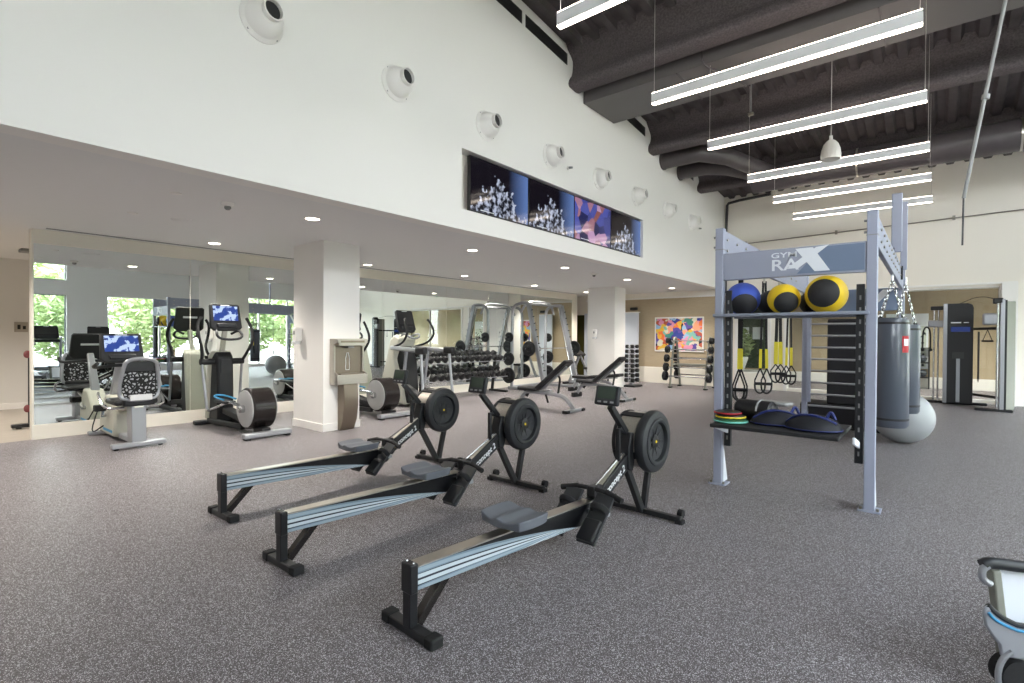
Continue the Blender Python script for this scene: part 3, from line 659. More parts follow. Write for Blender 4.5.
# recumbent bike: origin at rear bar, local +y = forwards (towards the mirror)
t = thing('recumbent_bike', 'silver recumbent exercise bike with patterned mesh backrest and lit blue screen', 'exercise bike', (-7.32, 1.92, 0), PI/2)
MB().b2(-.27, .27, -.045, .045, .02, .075).build('rear_foot', 'silver', t, .012)
for s in (-1, 1): MB().cyl((s*.22-.02, 0, .02), (s*.22+.02, 0, .02), .02, seg=12).build('foot_wheel', 'rubber', t)
MB().b2(-.22, .22, 1.28, 1.36, .01, .06).build('front_foot', 'silver', t, .012)
MB().bar((0, 0, .07), (0, 1.3, .07), .10, .06).build('base_rail', 'silver', t, .01)
MB().prism([(-.02, .05), (.16, .05), (.20, .50), (.0, .50)], 'x', -.075, .075).build('seat_pedestal', 'silver', t, .012)
MB().bar((0, .0, .50), (0, .66, .40), .10, .06).build('seat_rail', 'alu', t, .008)
sc = MB().b2(-.22, .22, .06, .50, .50, .57).build('seat', 'satin', t, .03)
bk = chaikin([(-.15, -.03, .57), (-.205, .0, .66), (-.175, -.07, .93), (-.14, -.10, 1.06), (.14, -.10, 1.06), (.175, -.07, .93), (.205, .0, .66), (.15, -.03, .57)], 2, True)
b = MB().tube(bk, .022, 10, True).build('backrest_frame', 'silver', t)
m = MB(); m.prism([(-.15, .60), (-.18, .68), (-.16, .90), (.16, .90), (.18, .68), (.15, .60)], 'y', -.055, -.035); m.build('backrest', 'mesh', t, .01)
MB().prism([(-.16, .905), (-.125, 1.03), (.125, 1.03), (.16, .905)], 'y', -.06, -.035).build('backrest_top', 'vinyl', t, .01)
MB().b2(-.11, .11, -.10, -.075, .57, .64).build('rear_handle_plate', 'lampside', t, .006)
MB().b2(-.16, .16, -.04, .04, .50, .62).build('back_bracket', 'satin', t, .02)
for s in (-1, 1):
    MB().tube(chaikin([(s*.12, .1, .48), (s*.30, .12, .47), (s*.32, .30, .60), (s*.30, .42, .64)], 2), .016, 8).build('side_handle', 'chrome', t)
MB().prism([(.62, .05), (1.32, .05), (1.30, .32), (1.05, .56), (.80, .56), (.62, .34)], 'x', -.10, .10).build('drive_housing', 'shroud', t, .03)
MB().b2(-.104, .104, .70, 1.1, .10, .13).build('blue_line', 'trimblue', t)
MB().bar((0, 1.05, .5), (0, .74, 1.06), .11, .07, (0, 1, 0), .08, .05).build('console_mast', 'silver', t, .015)
console(t, .70, 1.17, -.30, .46, .38)
MB().tube(chaikin([(-.30, .45, .99), (-.32, .62, .93), (-.1, .70, .95), (.1, .70, .95), (.32, .62, .93), (.30, .45, .99)], 2), .02, 10).build('handlebar', 'satin', t)
cr = MB().cyl((-.15, .98, .30), (.15, .98, .30), .025).build('crank_axle', 'chrome', t)
for s in (-1, 1):
    q = V((s*.15, .98+s*.12, .30-s*.10)); MB().bar((s*.14, .98, .30), q, .03, .02).build('crank_arm', 'chrome', cr)
    MB().b2(q.x+(-.02 if s > 0 else -.10), q.x+(.10 if s > 0 else .02), q.y-.05, q.y+.05, q.z-.03, q.z+.05).build('pedal', 'rubber', cr, .012)
MB().tube(chaikin([(-.1, 1.1, .15), (-.2, 1.3, .02), (-.1, 1.42, .3)], 2), .008, 6).build('power_cable', 'rubber', t)

# elliptical trainer: origin at rear bar
def elliptical():
    t = thing('elliptical_trainer', '', 'elliptical trainer', (0, 0, 0), 0, 'elliptical trainers')
    MB().b2(-.31, .31, -.055, .055, .02, .085).build('rear_foot', 'silver', t, .014)
    for s in (-1, 1): MB().b2(s*.26-.03, s*.26+.03, -.05, .05, 0, .025).build('foot_pad', 'rubber', t)
    D = [(0, 0)]; c = V((0, .30, .365))
    pr_ = []
    for k in range(40):
        a = 2*PI*k/40; ry = .30 if math.cos(a) > 0 else .26; pr_.append((c.y+math.cos(a)*-.27, c.z+math.sin(a)*.275))
    dr = MB().prism(pr_, 'x', -.15, .15).build('drive_drum', 'bronze', t, .022, ang=30)
    for s in (-1, 1):
        d = MB().lathe([(.245, 0), (.245, .012), (.23, .02), (.06, .024), (0, .024)], (s*.15, c.y, c.z), (s, 0, 0), 40).build('side_disc', 'discg', dr)
        MB().lathe([(.05, 0), (.05, .06), (.03, .07)], (s*.165, c.y, c.z), (s, 0, 0)).build('hub', 'chrome', dr)
    MB().b2(-.06, .06, .03, .28, .02, .12).build('rear_stay', 'satin', t, .01)
    MB().bar((-.12, .45, .10), (-.12, 1.60, .07), .06, .07).build('base_rail', 'satin', t, .01)
    MB().bar((.12, .45, .10), (.12, 1.60, .07), .06, .07).build('base_rail', 'satin', t, .01)
    MB().bar((0, .5, .16), (0, 1.25, .24), .14, .08).build('ramp', 'satin', t, .01)
    MB().b2(-.30, .30, 1.62, 1.72, .01, .07).build('front_foot', 'darkgrey', t, .014)
    tw_ = MB().prism([(1.30, .05), (1.66, .05), (1.60, .6), (1.52, 1.02), (1.40, 1.10), (1.32, 1.02), (1.30, .6)], 'x', -.115, .115).build('tower', 'satin', t, .03)
    MB().prism([(1.60, .08), (1.70, .08), (1.67, .6), (1.57, 1.05), (1.45, 1.12), (1.50, 1.0)], 'x', -.15, .15).build('tower_shroud', 'shroud', t, .03)
    MB().b2(-.07, .07, 1.29, 1.30, .78, .98).build('tower_panel', 'black', tw_)
    MB().bar((0, 1.46, 1.05), (0, 1.34, 1.42), .07, .05, (0, 1, 0)).build('console_mast', 'shroud', t, .012)
    console(t, 1.32, 1.60, -.22, .44, .40)
    MB().tube(chaikin([(-.10, 1.36, 1.36), (-.16, 1.22, 1.42), (-.18, 1.14, 1.30), (0, 1.16, 1.27), (.18, 1.14, 1.30), (.16, 1.22, 1.42), (.10, 1.36, 1.36)], 2), .018, 10).build('fixed_handle', 'darkgrey', t)
    for s, ph in ((-1, .10), (1, -.10)):
        b = MB().cyl((s*.10, 1.43, .95), (s*.30, 1.43, .95), .045).build('pivot', 'satin', t)
        MB().tube(chaikin([(s*.28, 1.43, .95), (s*.28, 1.30+ph, 1.12), (s*.34, 1.26+ph, 1.30), (s*.33, 1.36+ph, 1.50), (s*.27, 1.36+ph, 1.60)], 2), .022, 10).build('moving_handle', 'satin', t)
        MB().tube([(s*.28, 1.43, .95), (s*.27, 1.38-ph*1.2, .28)], .019, 10).build('lower_arm', 'silver', t)
        z = .30+ph*.8
        lk = MB().tube(chaikin([(s*.24, c.y, c.z+ph*.6), (s*.24, .62, z+.06), (s*.24, .95, z-.04), (s*.25, 1.38-ph*1.2, .26)], 2), .021, 10).build('pedal_arm', 'chrome', t)
        MB().prism([(-.075, 0), (.075, 0), (.075, .36), (.03, .42), (-.03, .42), (-.075, .36)], 'z', 0, .035).build('pedal', 'darkgrey', t, .01, loc=(s*.22, .60, z+.03))
        MB().tube(chaikin([(s*.22-.08, .62, z+.09), (s*.22-.08, .98, z+.11), (s*.22, 1.03, z+.12), (s*.22+.08, .98, z+.11), (s*.22+.08, .62, z+.09)], 2), .012, 8).build('pedal_rim', 'trimblue', t)
    return t
e0 = elliptical(); e0.location = (-6.80, 3.20, 0); e0.rotation_euler.z = PI/2; e0['label'] = 'black and silver elliptical trainer with lit screen, left of the white pillar'
e1 = dup(e0, (-6.88, 5.32, 0), PI/2, 'black elliptical trainer with grey disc, right of the white pillar and the drinking fountain')

# adaptive stride trainer
t = thing('stride_trainer', 'large pale and black stride trainer with high silver side rails, left of the dumbbell rack', 'stride trainer', (-6.95, 6.38, 0), PI/2)
MB().prism([(.75, .05), (1.55, .05), (1.45, .55), (1.20, 1.28), (1.05, 1.38), (.90, 1.28), (1.05, .9), (.85, .4)], 'x', -.20, .20).build('front_tower', 'shroud', t, .04)
MB().prism([(.72, .08), (1.0, .08), (1.08, .9), (.95, 1.15), (.80, .9)], 'x', -.14, .14).build('front_cover', 'satin', t, .02)
MB().b2(-.34, .34, 1.50, 1.60, 0, .07).build('front_foot', 'darkgrey', t, .01)
MB().b2(-.40, .40, -.05, .05, 0, .06).build('rear_foot', 'silver', t, .012)
MB().bar((0, .0, .05), (0, 1.5, .05), .12, .06).build('base_rail', 'satin', t, .01)
for s in (-1, 1):
    MB().bar((s*.34, .12, 1.08), (s*.24, 1.1, 1.12), .07, .08, (0, 0, 1)).build('side_rail', 'silver', t, .02)
    MB().b2(s*.34-.055, s*.34+.055, .0, .24, 1.02, 1.15).build('rail_cap', 'satin', t, .03)
    MB().tube([(s*.34, .12, 1.05), (s*.36, .02, .04)], .026, 12).build('rear_leg', 'silver', t)
    MB().tube([(s*.26, .62, 1.06), (s*.26, .72, .45)], .03, 12).build('drive_arm', 'silver2', t)
    MB().bar((s*.18, .72, .42), (s*.18, .30, .24), .13, .05).build('footplate', 'darkgrey', t, .015)
    MB().b2(s*.18-.075, s*.18+.075, .20, .30, .2, .30).build('footplate_rim', 'trimblue', t, .02)
    MB().tube(chaikin([(s*.26, .98, 1.14), (s*.30, .66, 1.22), (s*.33, .50, 1.40), (s*.30, .62, 1.62), (s*.27, .66, 1.66)], 2), .021, 10).build('moving_handle', 'satin', t)
MB().tube(chaikin([(-.12, .96, 1.34), (-.18, .78, 1.40), (-.10, .70, 1.30), (.10, .70, 1.30), (.18, .78, 1.40), (.12, .96, 1.34)], 2), .018, 10).build('fixed_handle', 'silver', t)
console(t, .98, 1.62, -.30, .42, .44, False)

# ------------------------------------------------------------------ treadmill (front corner seen lower right), second one by the right wall seen in the mirror
def treadmill():
    t = thing('treadmill', '', 'treadmill', (0, 0, 0), 0, 'treadmills')
    MB().b2(-.36, .36, -1.0, .80, .12, .20).build('deck_frame', 'silver', t, .02)
    MB().b2(-.27, .27, -.98, .62, .195, .205).build('running_belt', 'rubber', t)
    for s in (-1, 1):
        MB().b2(s*.33-.05, s*.33+.05, -1.0, .62, .19, .225).build('side_step', 'silver2', t, .01)
        MB().cyl((s*.28-.03, .72, .07), (s*.28+.03, .72, .07), .07).build('transport_wheel', 'rubber', t)
        MB().b2(s*.28-.04, s*.28+.04, -.95, -.85, 0, .12).build('rear_foot', 'rubber', t, .01)
        MB().tube([(s*.36, .55, .18), (s*.34, .30, 1.25)], .035, 12).build('upright', 'silver', t)
        MB().tube(chaikin([(s*.34, .32, 1.15), (s*.34, .05, 1.12), (s*.34, -.25, 1.02)], 1), .022, 10).build('handrail', 'satin', t)
    MB().prism([(.50, .20), (.50, .30), (.66, .36), (.86, .28), (.90, .16), (.84, .12)], 'x', -.37, .37).build('motor_hood', 'silver2', t, .03)
    MB().bar((-.34, .33, 1.12), (.34, .33, 1.12), .06, .10).build('crossbar', 'satin', t, .02)
    console(t, .34, 1.38, -.3, .60, .42, False)
    return t
tm = treadmill(); tm.location = (3.4, 3.2, 0); tm.rotation_euler.z = -PI/2
tm['label'] = 'treadmill by the right window, seen at the left end of the mirror'
dup(tm, (3.4, 4.5, 0), -PI/2, 'treadmill farther along the right windows, glimpsed in the mirror behind the exercise bike')

t = thing('hooded_machine', 'grey exercise machine with silver caps and bright blue line, cut off at the lower right', 'exercise machine', (0, 0, 0))
ux = V((math.cos(.60), math.sin(.60), 0)); uy = V((-math.sin(.60), math.cos(.60), 0)); O = V((.13, 2.70, 0))
def W3(a, b, c): return O + ux*a + uy*b + V((0, 0, c))
MB().tube(chaikin([W3(.008, 0, .475), W3(.03, 0, .487), W3(.08, 0, .482), W3(.157, .0, .474), W3(1.1, 0, .42)], 2), .022, 14).build('top_bar', 'darkgrey', t)
MB().tube(chaikin([W3(.02, -.01, .478), W3(-.002, -.01, .462), W3(.0, -.01, .425), W3(.03, -.01, .408)], 2), .013, 10).build('silver_cap', 'silver', t)
MB().bar(W3(.055, .01, .46), W3(.10, .01, .10), .03, .04, uy).build('support_leg', 'towerg', t, .006)
MB().hexa([W3(.075, .02, .46), W3(1.1, .02, .41), W3(1.1, .04, .41), W3(.075, .04, .46), W3(.11, .02, .2), W3(1.1, .02, .16), W3(1.1, .04, .16), W3(.11, .04, .2)]).build('side_panel', 'lavw', t)
hp = [(-.024, .335), (-.030, .317), (-.022, .27), (0, .235), (.028, .20), (.036, .155), (.112, .145), (1.1, .08), (1.1, .20), (.112, .27), (.07, .290), (.04, .312), (.012, .335), (-.01, .348)]
m = MB(); vA = [m.bm.verts.new(W3(a, -.06, b)) for a, b in hp]; vB = [m.bm.verts.new(W3(a, -.045, b)) for a, b in hp]
for j in range(len(hp)): m._f([vA[j], vA[(j+1) % len(hp)], vB[(j+1) % len(hp)], vB[j]])
m._f(vA[::-1]); m._f(vB); m.build('hood', 'silver2', t, .008)
MB().tube(chaikin([W3(-.015, -.062, .322), W3(.003, -.064, .300), (W3(.04, -.064, .278)), W3(.112, -.064, .250), W3(1.1, -.064, .18)], 2), .0055, 8).build('blue_line', 'trimblue', t)
MB().tube(chaikin([W3(-.01, -.05, .345), W3(.01, -.058, .322), W3(.04, -.058, .300), W3(.112, -.058, .268), W3(1.1, -.058, .20)], 2), .010, 8).build('dark_recess', 'satin', t)
wc = W3(.095, -.05, .085)
MB().cyl(wc-uy*.02, wc+uy*.05, .062, seg=28).build('wheel', 'rubber', t)
MB().tube([wc-uy*.01+ux*math.cos(a)*.072+V((0, 0, math.sin(a)*.10)) for a in [PI*.62+k*PI/14*.95 for k in range(11)]], .010, 8).build('wheel_guard', 'silver', t)
MB().bar(W3(.3, 0, .02), W3(1.1, 0, .02), .30, .04).build('base', 'darkgrey', t, .01)
MB().bar(W3(.6, 0, .04), W3(.6, 0, .45), .08, .06).build('rear_post', 'silver2', t, .01)
# ------------------------------------------------------------------ weights area
def hexhead(m, y0, y1, r): m.lathe([(r*.8, y0), (r, y0+.008), (r, y1-.008), (r*.8, y1)], (0, 0, 0), (1, 0, 0), 10)
# two-tier dumbbell rack along the mirror
RX0, RY0, RL = -8.42, 7.15, 2.55
t = thing('dumbbell_rack', 'two-tier dumbbell rack standing in front of the mirror, loaded with round dumbbells', 'dumbbell rack', (RX0, RY0, 0))
for z, xf, lb in ((.80, .06, 'upper'), (.42, .16, 'lower')):
    m = MB()
    for dx in (-.10, .10): m.bar((xf+dx, 0, z-dx*.45), (xf+dx, RL, z-dx*.45), .05, .02)
    m.b2(xf-.12, xf+.12, 0, .03, z-.09, z+.02)
    sh = m.build('tier', 'silver', t, .004)
for y in (.12, RL-.12):
    MB().bar((-.12, y, .02), (-.02, y, .92), .06, .05, (0, 1, 0)).build('upright', 'satin', t, .006)
    MB().b2(-.20, .36, y-.04, y+.04, 0, .05).build('foot', 'satin', t, .01)
    MB().bar((-.02, y, .80), (.14, y, .76), .05, .04).build('tier_arm', 'satin', t); MB().bar((-.08, y, .42), (.24, y, .36), .05, .04).build('tier_arm', 'satin', t)
db = None
for ti, (z, xf, lb) in enumerate(((.80, .06, 'upper'), (.42, .16, 'lower'))):
    for i in range(12):
        r = .078 if ti else .070
        if db is None:
            db = thing('dumbbell', 'x', 'dumbbell', (0, 0, 0), 0, 'round dumbbells on the two-tier rack'); o = db
            for s_ in (-1, 1): m = MB(); hexhead(m, s_*.1175-.0525, s_*.1175+.0525, r); m.build('head', 'black', db)
            MB().cyl((-.066, 0, 0), (.066, 0, 0), .017, seg=12).build('handle', 'chrome', db)
        else: o = dup(db, (0, 0, 0))
        o.location = (RX0+xf, RY0+.16+i*.203, z+.012+r+.003); o.rotation_euler = (0, math.radians(24), 0); s = r/.070; o.scale = (1, s, s)
        o['label'] = 'black round dumbbell on the %s tier, %s from its left end' % (lb, ORD[i])

def plate(m, c, ax, r, th=.035):
    m.lathe([(.028, -th/2), (r*.36, -th/2), (r*.40, -th*.2), (r*.82, -th*.2), (r*.86, -th/2), (r, -th/2*.7), (r, th/2*.7), (r*.86, th/2), (r*.82, th*.2), (r*.40, th*.2), (r*.36, th/2), (.028, th/2)], c, ax, 30, caps=False)
    return m
# smith machine
t = thing('smith_machine', 'silver smith machine with slanted guide rails, standing with its back to the mirror', 'smith machine', (0, 0, 0))
y0, y1 = 10.2, 11.65
for y, sg in ((y0, -1), (y1, 1)):
    MB().bar((-7.37, y, .06), (-7.90, y, 2.18), .075, .11, (1, 0, 0)).build('slanted_upright', 'silver', t, .008)
    MB().tube([(-7.46, y-sg*.07, .16), (-7.94, y-sg*.07, 2.12)], .016, 10).build('guide_rod', 'chrome', t)
    m = MB()
    for k in range(11):
        q = V((-7.43, y, .35)).lerp(V((-7.86, y, 2.0)), k/10); m.cyl(q+V((.055, 0, 0)), q+V((.10, 0, .012)), .012, seg=8)
    m.build('hook_pegs', 'black', t)
    MB().tube(chaikin([(-8.42, y, .06), (-8.42, y, 1.75), (-8.40, y, 2.12), (-8.1, y, 2.20), (-7.9, y, 2.18)], 3), .04, 12).build('rear_upright', 'silver', t)
    MB().b2(-8.52, -7.2, y-.045, y+.045, 0, .07).build('base_runner', 'silver', t, .01)
    for k, z in enumerate((.36, .78, 1.32)):
        h = MB().cyl((-8.42, y, z), (-8.42, y+sg*.26, z+.01), .024, seg=12).build('weight_horn', 'chrome', t)
MB().tube(chaikin([(-8.15, y0, 1.95), (-8.1, y0+.2, 2.22), (-8.05, (y0+y1)/2, 2.25), (-8.1, y1-.2, 2.22), (-8.15, y1, 1.95)], 2), .03, 12).build('arched_crossbar', 'silver', t)
MB().cyl((-7.9, y0, 2.16), (-7.9, y1, 2.16), .03).build('top_crossbar', 'silver', t)
MB().b2(-8.46, -8.38, y0, y1, .03, .09).build('rear_crossbar', 'silver', t, .01)
q = V((-7.66, 0, 1.05))
MB().cyl((q.x, y0-.42, q.z), (q.x, y1+.42, q.z), .015, seg=12).build('barbell_shaft', 'chrome', t)
SMP = [(-8.42, y0-.13, .36, .20, 'lowest horn at the near end'), (-8.42, y0-.13, .78, .17, 'middle horn at the near end'), (-8.42, y0-.12, 1.32, .13, 'highest horn at the near end'),
       (-8.42, y1+.13, .36, .19, 'lowest horn at the far end'), (-8.42, y1+.13, .78, .17, 'middle horn at the far end'), (-8.42, y1+.12, 1.32, .12, 'highest horn at the far end'),
       (q.x, y0-.28, q.z, .185, 'guided bar, near end'), (q.x, y1+.28, q.z, .185, 'guided bar, far end')]
for x, y, z, r, d in SMP:
    m = MB(); plate(m, (0, 0, 0), (0, 1, 0), r, .05); o = m.build('weight_plate', 'black', None, loc=(x, y, z), rot=(0, 0, 0)); tag(o, 'round black weight plate on the smith machine, ' + d, 'weight plate', 'plates on the smith machine')

# adjustable benches (local: +x towards the raised head end, origin on the floor)
def bench(ang=39):
    t = thing('adjustable_bench', '', 'bench', (0, 0, 0), 0, 'adjustable benches')
    MB().b2(-.46, -.05, -.14, .14, .33, .395).build('seat', 'vinyl', t, .02)
    a = math.radians(ang); d = V((math.cos(a), 0, math.sin(a))); b0 = V((-.03, 0, .37)); up = V((-math.sin(a), 0, math.cos(a)))
    MB().bar(b0, b0+d*.86, .27, .075, up).build('backrest', 'vinyl', t, .022)
    MB().bar(b0-up*.055+d*.05, b0-up*.055+d*.75, .06, .04, up).build('back_frame', 'silver', t, .006)
    MB().tube(chaikin([(-.50, 0, .08), (-.38, 0, .28), (-.2, 0, .30), (.30, 0, .29), (.55, 0, .26), (.74, 0, .04)], 3), .038, 12).build('frame', 'silver', t)
    MB().tube(chaikin([b0+d*.50-up*.07, b0+d*.50-up*.14, V((.40, 0, .30))], 2), .02, 10).build('angle_arm', 'satin', t)
    f = MB().b2(.70, .78, -.27, .27, .0, .055).build('rear_foot', 'silver2', t, .012)
    for s in (-1, 1): MB().b2(.69, .80, s*.25-.05, s*.25+.05, 0, .05).build('foot_cap', 'rubber', f, .01)
    MB().b2(-.55, -.47, -.17, .17, 0, .10).build('front_foot', 'satin', t, .012)
    MB().bar((-.30, 0, .33), (-.36, 0, .22), .03, .12).build('seat_lever', 'satin', t, .006)
    MB().cyl((.15, -.04, .27), (.22, -.06, .13), .018).build('handle', 'rubber', t)
    return t
b0_ = bench(); b0_.location = (-5.78, 7.85, 0); b0_['label'] = 'inclined black bench on a silver frame, the nearest one, behind the middle rowing machine'
dup(b0_, (-5.80, 9.95, 0), 0, 'inclined black bench on a silver frame, second one, directly left of the far pillar base')
b1_ = bench(6); b1_.location = (-6.55, 10.95, 0); b1_['label'] = 'flat black bench in front of the smith machine, between the two inclined benches'
# upright preacher style bench beside the pillar
t = thing('preacher_bench', 'dark padded preacher bench with silver diagonal frame, between smith machine and far pillar', 'bench', (-7.9, 12.6, 0))
MB().bar((-.30, 0, 1.02), (.05, 0, .82), .50, .07, (1, 0, 1)).build('arm_pad', 'vinyl', t, .02)
MB().bar((-.35, .0, .05), (.0, .0, .84), .07, .06).build('post', 'silver', t, .008)
MB().bar((.42, .0, .05), (.02, .0, .82), .06, .05).build('diagonal', 'silver', t, .008)
MB().b2(.2, .5, -.16, .16, .44, .50).build('seat', 'vinyl', t, .02)
MB().bar((.35, 0, .03), (.35, 0, .44), .06, .06).build('seat_post', 'silver', t)
for x in (-.38, .46): MB().b2(x-.04, x+.04, -.25, .25, 0, .05).build('foot', 'satin', t, .01)
MB().b2(-.38, .46, -.03, .03, .01, .06).build('base_rail', 'silver', t)

# vertical dumbbell tower beside the far pillar
t = thing('dumbbell_tower', 'slim vertical dumbbell stand beside the far white pillar', 'dumbbell rack', (-6.47, 12.98, 0))
MB().b2(-.20, .20, -.24, .24, 0, .05).build('base', 'satin', t, .01)
MB().b2(-.03, .03, -.04, .04, .05, 1.12).build('column', 'silver', t, .006)
for k in range(8):
    for s in (-1, 1):
        m = MB().b2(-.06, .06, s*.13-.07, s*.13+.07, .12+k*.13, .128+k*.13).b2(-.06, .06, s*.045-.01, s*.045+.01, .12+k*.13, .15+k*.13); m.build('cradle', 'silver', t)
vd = None
for k in range(8):
    for s in (-1, 1):
        if vd is None:
            vd = thing('hand_weight', 'x', 'dumbbell', (0, 0, 0), 0, 'dumbbells on the vertical stand'); o = vd
            for s_ in (-1, 1): m = MB(); hexhead(m, s_*.095-.045, s_*.095+.045, .060); m.build('head', 'black', vd)
            MB().cyl((-.05, 0, 0), (.05, 0, 0), .024, seg=12).build('grip', 'chrome', vd)
        else: o = dup(vd, (0, 0, 0))
        o.location = (-6.47, 12.98+s*.135, .182+k*.13); q_ = 1-.025*k; o.scale = (q_, q_, q_)
        o['label'] = 'small black and chrome dumbbell on the vertical stand, %s level from the floor, %s side' % (ORD[k], 'camera' if s < 0 else 'far')

# fixed barbell A-frame rack near the artwork
BX, BY = -5.1, 13.75
t = thing('barbell_rack', 'grey A-frame barbell rack in front of the tan wall and artwork', 'barbell rack', (BX, BY, 0))
for s in (-1, 1):
    f = MB().tube(chaikin([(s*.47, -.36, .0), (s*.47, -.10, 1.28), (s*.47, 0, 1.36), (s*.47, .10, 1.28), (s*.47, .36, .0)], 1), .028, 10).build('a_frame', 'towerg', t)
    for yy_, z in ((-.33, .02), (.33, .02)): MB().b2(s*.47-.04, s*.47+.04, yy_-.06, yy_+.06, 0, .03).build('foot', 'rubber', f)
    for k in range(5):
        z = .30+k*.235; yo = .36-.26*z/1.28+.03
        for q in (-1, 1): MB().bar((s*.47, q*(yo-.02), z-.03), (s*.47, q*(yo+.07), z), .03, .022).build('hook', 'silver', f)
MB().bar((-.47, 0, .62), (.47, 0, .62), .05, .06).build('crossbar', 'towerg', t, .008)
for s in (-1, 1): MB().bar((s*.47, -.22, .62), (s*.47, .22, .62), .04, .05).build('side_tie', 'towerg', t)
bb = None
for q in (-1, 1):
    for k in range(5):
        z = .30+k*.235; yo = .36-.26*z/1.28+.105; r = .105-.009*k
        if bb is None:
            m = MB().cyl((-.60, 0, 0), (.60, 0, 0), .014, seg=10); bb = m.build('barbell', 'chrome', None)
            for s in (-1, 1): plate(MB(), (s*.58, 0, 0), (1, 0, 0), .105, .10).build('end_weight', 'black', bb)
            tag(bb, 'x', 'barbell', 'fixed barbells on the A-frame rack'); o = bb
        else: o = dup(bb, (0, 0, 0))
        o.location = (BX, BY+q*yo, z+.018); o.scale = (1, r/.088, r/.088)
        o['label'] = 'fixed black barbell on the %s side of the A-frame, %s hook from the floor' % ('room' if q < 0 else 'wall', ORD[k])

# ------------------------------------------------------------------ wall things
t = thing('framed_artwork', 'colourful abstract picture in a white frame on the tan wall', 'picture', (-5.80, YB-.035, 1.435))
MB().b2(-.72, .72, -.03, 0, -.50, .50).build('frame', 'white', t, .005); MB().b2(-.68, .68, -.034, -.03, -.46, .46).build('print', 'art', t)
t = thing('white_cabinet', 'tall narrow pale door panel leaning at the wall right of the far pillar', 'panel', (-7.22, 14.42, 0))
MB().b2(-.30, .24, -.02, .02, .0, 2.08).build('panel', 'doorw', t, .006); MB().b2(-.30, .24, -.025, .10, 2.08, 2.11).build('top_cap', 'white', t); MB().b2(-.02, .18, -.06, .05, 2.16, 2.24).build('door_closer', 'black', t, .01)
m = MB(); 
# drinking fountain
t = thing('bottle_filler', 'stainless steel bottle filling drinking fountain on the white pillar', 'drinking fountain', (-6.586, 4.21, 0))
m = MB().prism([(0, .66), (.20, .66), (.20, .80), (.11, .84), (.11, 1.22), (.20, 1.24), (.20, 1.30), (0, 1.30)], 'y', -.245, -.215).prism([(0, .66), (.20, .66), (.20, .80), (.11, .84), (.11, 1.22), (.20, 1.24), (.20, 1.30), (0, 1.30)], 'y', .215, .245)
m.b2(0, .20, -.22, .22, .66, .80).b2(0, .20, -.22, .22, 1.20, 1.30); m.build('cabinet', 'stain', t, .008)
MB().b2(.0, .08, -.215, .215, .80, 1.20).build('alcove', 'stain2', t)
MB().b2(.20, .204, -.19, .19, 1.245, 1.275).build('top_label', 'stain2', t)
MB().b2(.08, .16, -.05, .05, 1.17, 1.20).build('nozzle', 'sensor', t, .004)
MB().b2(.03, .195, -.19, .19, .80, .812).build('drip_tray', 'stain2', t)
m = MB(); bo = [(-.028, .86), (.028, .86), (.032, .90), (.028, .96), (.032, 1.02), (.018, 1.07), (.012, 1.10), (-.012, 1.10), (-.018, 1.07), (-.032, 1.02), (-.028, .96), (-.032, .90)]
m.tube([(.0825, a-.01, b) for a, b in bo], .0035, 6, True); m.build('bottle_symbol', 'tick', t)
m = MB()
prf = [(.04, .66), (.15, .66), (.165, .50), (.165, .35), (.13, .15), (.06, .0), (.0, .0), (.0, .66)]
m.prism(prf, 'y', -.115, .115); m.build('pipe_cover', 'stain2', t, .006)
t = thing('soap_dispenser', 'white hand sanitiser dispenser on the left face of the near pillar', 'dispenser', (-7.22, 3.88, 1.235), 0, 'hand sanitiser dispensers')
MB().b2(-.06, .06, -.10, 0, .02, .225).build('body', 'white', t, .02); MB().b2(-.05, .05, -.12, -.02, -.02, .03).build('push_bar', 'lampside', t, .012); MB().b2(-.02, .02, -.104, -.1, .12, .17).build('window', 'sensor', t)
dup(t, (-7.16, 12.22, 1.32), 0, 'white hand sanitiser dispenser on the far pillar')
t = thing('switch_plate', 'steel switch plate on the wall of the left recess', 'switch', (XL, 1.56, 1.46))
MB().b2(0, .015, -.09, .09, -.09, .09).build('plate', 'stain', t, .004); MB().b2(.015, .03, -.05, -.01, -.04, .04).b2(.015, .03, .02, .06, -.04, .02).build('switch', 'black', t)
t = thing('recess_stand', 'black-footed stand with red grips peeking out behind the left end of the mirror', 'exercise stand', (-9.98, 1.32, 0))
MB().b2(-.05, .05, -.20, .20, .02, .07).build('foot', 'black', t, .01); MB().cyl((0, 0, .05), (0, 0, 1.05), .025).build('post', 'black', t)
for z in (.28, 1.05): MB().ball((0, -.03, z), .042, (1, 1, 1.3), 16, 10).build('grip', 'dullred', t)
MB().cyl((0, -.12, 0), (0, -.12, .04), .03).cyl((0, .12, 0), (0, .12, .04), .03).build('foot_pad', 'rubber', t)
t = thing('exit_sign', 'green exit sign above the glass on the end wall, seen in the mirror', 'sign', (-1.7, YB-.03, 3.05))
MB().b2(-.16, .16, -.02, .03, -.09, .09).build('case', 'exit', t, .005); MB().text('EXIT', .13, frame4((0, -.022, 0), (1, 0, 0), (0, 0, 1)), .001).build('lettering', 'tick', t)

